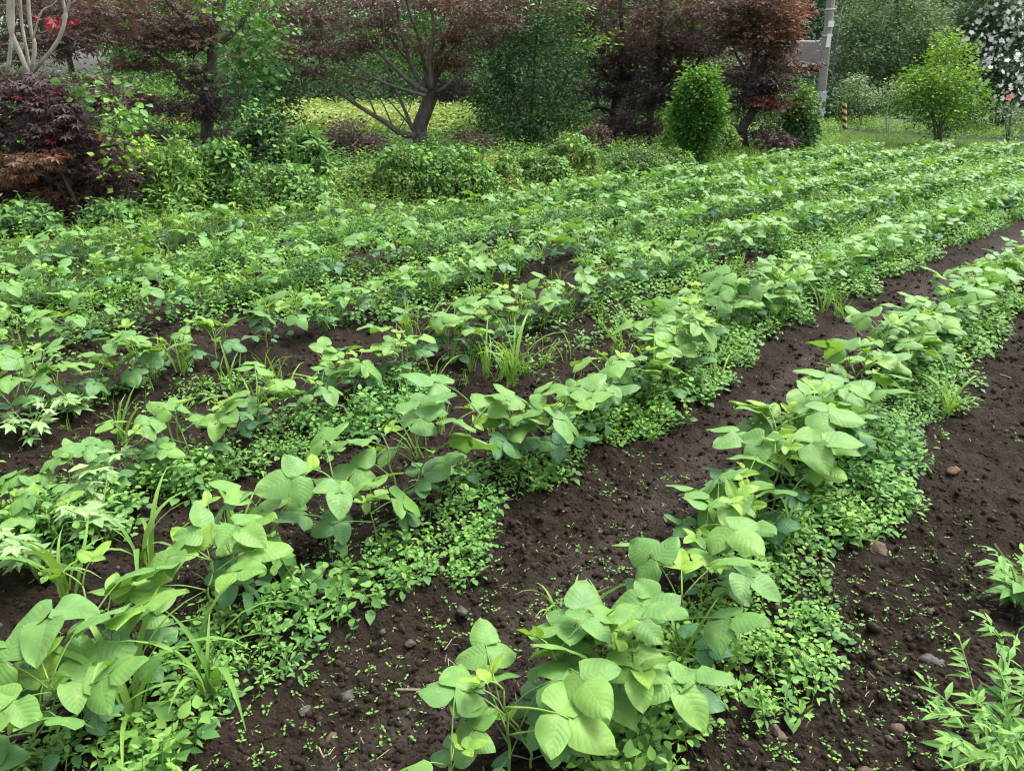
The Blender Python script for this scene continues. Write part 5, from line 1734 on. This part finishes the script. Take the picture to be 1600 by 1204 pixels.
def grass():
    mb = MB()
    # inside the weedy part of the field
    x, y = area_points(10500, 2.2, 18)
    off, s = row_coords(x, y)
    d = np.hypot(x, y)
    dens = field_mask(x, y) * (off > .6) * (.10 + .5 * sstep(.5, .7, vnoise(x * 1.1, y * 1.1, 91)) * sstep(2.5, 5, d)) + field_mask(x, y) * (off > -.3) * sstep(8, 12, d) * .35
    k = RNG.random(len(x)) < dens
    x, y = x[k], y[k]
    put(mb, TUFTS, x, y, RNG.uniform(.6, 1.5, len(x)), RNG.normal(0, .1, len(x)), .2)
    # rough margin along the field's left side and lawn at the far end
    x, y = area_points(80000, 6, 25)
    off, s = row_coords(x, y)
    margin = (off > FIELD_L - .3) * (off < FIELD_L + 1.6) * .38 + (off >= FIELD_L + 1.6) * .16
    lawn = (y > FIELD_END - .3) * (x > 3.5) * 1.4
    k = RNG.random(len(x)) < np.maximum(margin * (y < FIELD_END + 2), lawn) * .55
    x, y = x[k], y[k]
    lw = (y > FIELD_END - .3) & (x > 3.5)
    put(mb, FTUFTS, x, y, np.where(lw, RNG.uniform(.3, .8, len(x)), RNG.uniform(.6, 1.35, len(x))), RNG.normal(0, .1, len(x)) - .22 * lw, .25)
    tag(mb.build('grass', M['grass']), 'rough green grass growing along and beyond the field', 'grass', kind='stuff')


grass()


def undergrowth():
    mb = MB()
    protos = [simplify(80 + i, 5, .30 + .06 * (i % 3), .10, .55) for i in range(4)] + [simplify(90 + i, 6, .34, .12, .28) for i in range(3)] + [simplify(95, 3, .12, .09, .8)]
    x, y = area_points(62000, 6, 34, -42, 22)
    off, s = row_coords(x, y)
    ug = proj(x, y, .4)[0]
    gap = (ug > 435) & (ug < 745) & (y > 22)
    dens = sstep(FIELD_L - .3, FIELD_L + .2, off) * (x < 10) * (y < 34) * (~gap) * np.where(off < FIELD_L + 1.4, 1.3, .34)
    n = vnoise(x * 1.1, y * 1.1, 95)
    k = RNG.random(len(x)) < dens * (.3 + .9 * n)
    x, y = x[k], y[k]
    off, s = row_coords(x, y)
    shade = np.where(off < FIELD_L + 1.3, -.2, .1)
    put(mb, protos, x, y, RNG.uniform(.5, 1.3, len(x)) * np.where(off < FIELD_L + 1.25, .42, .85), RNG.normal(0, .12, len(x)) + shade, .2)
    # bank of weeds at the far end, under the trees on the right
    x, y = area_points(26000, 19, 36, 4, 40)
    gd = gp(1320, 211); pl_ = gp(1278, 196)
    clear = (np.hypot(x - gd[0], (y - gd[1] + .9) * .6) > .7) & (np.hypot(x - pl_[0], (y - pl_[1] + 1.2) * .5) > .8)
    k = (y > 22.6 + 1.2 * vnoise(x * .7, y * .7, 97)) & (RNG.random(len(x)) < .5) & clear
    x, y = x[k], y[k]
    put(mb, protos, x, y, RNG.uniform(.3, .9, len(x)) * (.55 + .8 * vnoise(x * .8, y * .8, 98)), RNG.normal(.05, .16, len(x)) - .15, .25)
    tag(mb.build('undergrowth', M['under']), 'leafy green weeds and ferns covering the ground below the trees', 'undergrowth', kind='stuff')


undergrowth()


# ------------------------------------------------------------------ single weeds and grass clumps in the field
def grass_clump(u, v, label, n=7, h=.32, wd=.05, seed=0, bend=(.4, 1.1), lean=(0, 0)):
    base = ground_at(u, v)
    root = thing('grass_clump', base, label, 'grass', 'broad bladed grass clumps in the field', kind='thing')
    r = random.Random(seed)
    for i in range(n):
        b = leaf_blade(9, wd * r.uniform(.8, 1.2), r.uniform(*bend), r.gauss(0, .5))
        mb = MB()
        mb.add(*xf((b[0] * h * r.uniform(.6, 1.1), *b[1:]), euler(r.gauss(0, .15) + lean[0], r.gauss(0, .15) + lean[1], i / n * 2 * PI + r.gauss(0, .4)), (r.gauss(0, .012), r.gauss(0, .012), r.uniform(0, .05)), r.uniform(.15, .7)))
        mb.build('blade', M['grass'], root, smooth=True)


for i, (u, v, lb, n, h, wd) in enumerate([
    (215, 1150, 'large broad bladed grass clump nearest the bottom left corner', 10, .46, .075), (105, 930, 'tall grass clump with drooping blades near the left edge', 8, .38, .07),
    (225, 900, 'upright grass clump behind the large trifoliate bean leaf at left', 6, .36, .07), (330, 1110, 'spreading grass clump beside the second bean row, lower left', 7, .40, .075),
    (880, 990, 'grass clump growing out of the first bean row near the bottom', 6, .28, .075), (965, 1080, 'grass clump among the leaves of the nearest bean plants', 7, .30, .07),
    (1060, 1060, 'narrow grass clump at the weedy edge of the first row', 6, .24, .06), (385, 860, 'single upright grass clump in the furrow left of second row', 4, .30, .06),
    (800, 600, 'big grass clump in the middle of the third bean row', 12, .50, .055), (760, 590, 'grass clump just left of the big central one', 8, .42, .05),
    (1478, 650, 'grass clump hanging over the bare path beside the first row', 7, .34, .07), (1235, 860, 'small grass clump at the weedy edge of the path', 4, .24, .06),
    (640, 520, 'tall grass clump in the fourth bean row', 7, .36, .05), (420, 600, 'thin grass clump left of centre', 6, .30, .05)]):
    grass_clump(u, v, lb, n + 3, h, wd * .72, 700 + i, (.7, 1.5))


def lobed_weed(u, v, label, h=.22, ls=.085, n=16, seed=0, mat='pale_weed'):
    base = ground_at(u, v)
    root = thing('lobed_weed', base, label, 'weed', 'lobed weeds in the field')
    r = random.Random(seed)
    sb, lb = MB(), MB()
    lf = leaf_maple(5, .25, .5)
    lf2 = leaf_simple(.5, .12, .2)
    for q in range(4):
        a = r.uniform(0, 6); tip = np.array([math.cos(a) * h * .5, math.sin(a) * h * .5, h * r.uniform(.6, 1.1)])
        P = smooth_path([(0, 0, -.02), tip * np.array([.3, .3, .55]), tip], 8)
        add_tube(sb, P, np.linspace(.004, .0018, 8), 5)
        for i in range(n // 2):
            f = r.uniform(.35, 1); p = P[int(f * 7)]
            yw = r.uniform(0, 6)
            Rm = euler(0, 0, yw) @ euler(r.uniform(-.3, .3), r.gauss(0, .25), 0)
            s_ = ls * r.uniform(.6, 1.15) * (1.25 - .5 * f)
            b = lf if r.random() < .6 else lf2
            lb.add(*xf((b[0] * s_ * np.array([.75, 1.1, 1]), *b[1:]), Rm, p + Rm @ np.array([0, .015, 0]), r.uniform(0, 1) * (1.2 - f * .8)))
    sb.build('stem', M['stem'], root, smooth=True)
    lb.build('leaves', M[mat], root)


for i, (u, v, lb, h) in enumerate([(60, 900, 'pale lobed weed at the left edge beside drooping grass', .26), (155, 800, 'large pale lobed weed near the left edge, behind the drooping grass', .28), (165, 850, 'pale lobed weed between two grass clumps at left', .22), (120, 655, 'small lobed weed in the third bean row at left', .18), (55, 690, 'lobed weed at the left edge of third row', .18), (1592, 935, 'lobed leaf weed at the right edge of the bare path', .22)]):
    lobed_weed(u, v, lb, h, .075, 18, 800 + i, 'pale_weed' if i < 5 else 'weed')


def willow_weed():
    base = gp(1640, 1215)
    root = thing('leafy_weed', base, 'bushy weed with narrow willow-like leaves in the bottom right corner', 'weed')
    r = random.Random(5)
    lf = leaf_simple(.30, .16, .22)
    tips = [(1445, 1065), (1455, 1115), (1470, 1165), (1500, 1000), (1520, 1090), (1510, 1140), (1545, 970), (1560, 1040), (1575, 1110), (1530, 1180), (1590, 990), (1600, 1060), (1610, 1130), (1635, 1000), (1650, 1080), (1560, 1190), (1600, 1180), (1490, 1200), (1580, 1160), (1545, 1130)]
    for i, (u, v) in enumerate(tips):
        b = gp(1600 + r.uniform(-60, 60) + (u - 1560) * .35, 1215 + r.uniform(-40, 60) + (v - 1100) * .25)
        hh = r.uniform(.16, .30)
        t = gp(u, v, hh)
        P = smooth_path([b, b * .5 + t * .5 + np.array([0, 0, .05]) + RNG.normal(0, .01, 3), t], 12) - base
        mb = MB(); add_tube(mb, P, np.linspace(.0026, .0012, 12), 5)
        stem = mb.build('stem', M['stem'], root, smooth=True)
        lb = MB()
        for q in range(22):
            f = .2 + .8 * q / 21
            j = min(11, int(f * 11)); p = P[j]
            d = P[min(11, j + 1)] - P[max(0, j - 1)]; d = d / (np.linalg.norm(d) + 1e-9)
            side = rnd_dirs(1)[0] * .9
            dd = d * .75 + side; dd[2] = dd[2] * .4 + .05
            Rm = basis(dd[None], rnd_dirs(1, up=1.3, spread=.5))[0]
            lb.add(*xf((lf[0] * r.uniform(.035, .066) * (1.1 - .35 * f), *lf[1:]), Rm, p, .75 - .6 * f + r.gauss(0, .12)))
        lb.build('leaves', M['weed'], stem)


willow_weed()


# ------------------------------------------------------------------ stones
def stone(u, v, wpx, asp, label, mat, seed, hgt=.7, rz=0.0):
    base = ground_at(u, v)
    d = math.hypot(base[1], EYE)
    s = wpx * d / FPX * .43
    r = np.random.default_rng(seed)
    nu, nv = 14, 9
    V = []
    for i in range(nv + 1):
        ph = PI * i / nv
        for j in range(nu):
            th = 2 * PI * j / nu
            V.append((math.sin(ph) * math.cos(th), math.sin(ph) * math.sin(th), math.cos(ph)))
    V = np.array(V)
    off = r.uniform(0, 50)
    q = 1 + .36 * (vnoise(V[:, 0] * 1.5 + off, V[:, 1] * 1.5 + V[:, 2] * 1.3, seed) - .5) * 2 + .26 * (vnoise(V[:, 0] * 4 + off, V[:, 2] * 4 + V[:, 1] * 3, seed + 1) - .5)
    V = V * q[:, None] * np.array([s, s * asp, s * hgt])
    V = V @ rotz(rz).T
    F = []
    for i in range(nv):
        for j in range(nu):
            a = i * nu + j; b = i * nu + (j + 1) % nu
            F.append((a, a + nu, b + nu, b))
    mb = MB(); mb.add(*as_proto(V + np.array([0, 0, s * hgt * .08]), F))
    o = mb.build('stone', M[mat], smooth=True)
    o.location = base
    tag(o, label, 'stone', 'stones on the soil')


for i, a in enumerate([
    (1250, 1022, 40, .95, 'round dark grey stone beside the bare path', 'stone', .8, 0), (1458, 1020, 44, .6, 'long smooth grey stone on the bare path', 'stone', .55, .1),
    (1368, 852, 34, 1.2, 'brownish upright stone at the edge of the weeds', 'stone_brown', .9, .3), (540, 1074, 26, .85, 'oval grey stone in the furrow between two nearest rows', 'stone', .7, .5),
    (1245, 957, 20, .9, 'small grey pebble-like stone at the weedy row edge', 'stone', .7, 0), (1242, 972, 26, .6, 'flat reddish brown stone at the weedy row edge', 'stone_brown', .5, -.3),
    (1228, 985, 22, .8, 'tan rounded stone just left of the dark round stone', 'stone_brown', .7, .4), (1490, 727, 26, .7, 'orange tan stone on the path, upper right', 'stone_rust', .5, .2),
    (1435, 770, 20, .8, 'pinkish stone beside the weeds, upper right', 'stone_brown', .6, .2), (1537, 943, 24, .8, 'rusty orange stone on the path near the right edge', 'stone_rust', .6, .2),
    (1358, 1190, 34, .8, 'pale brown jagged stone at the bottom edge of the path', 'stone_brown', .8, .9), (1217, 1130, 22, 1.8, 'narrow upright brown stone left of the bare path bottom', 'stone_brown', .9, .1),
    (720, 940, 18, 1.3, 'dark small stone in the furrow, middle of its length', 'stone', .8, .4), (745, 1008, 16, 1.3, 'pale chip of stone in the furrow', 'stone_pale', .8, .2),
    (517, 1142, 20, 1.6, 'tall weathered brown stone low in the furrow', 'stone_brown', 1.1, .1), (328, 1142, 34, .6, 'crumbly pale stone at the lower left weed edge', 'stone_pale', .5, .1),
    (475, 1098, 22, .9, 'flat dark stone left of the oval grey one', 'stone', .5, .6), (640, 992, 20, .8, 'half buried grey stone in mid furrow', 'stone', .5, .6),
    (1407, 1122, 26, .8, 'tan stone half buried in the bare path bottom', 'stone_brown', .6, .2), (1440, 1195, 28, .8, 'brown grey stone at the bottom edge right of the jagged one', 'stone_brown', .6, .2),
    (1215, 952, 18, .8, 'tiny brown stone left of the weedy edge pebbles', 'stone_brown', .7, .2)]):
    stone(a[0], a[1], a[2], a[3], a[4], a[5], 900 + i, a[6], a[7])
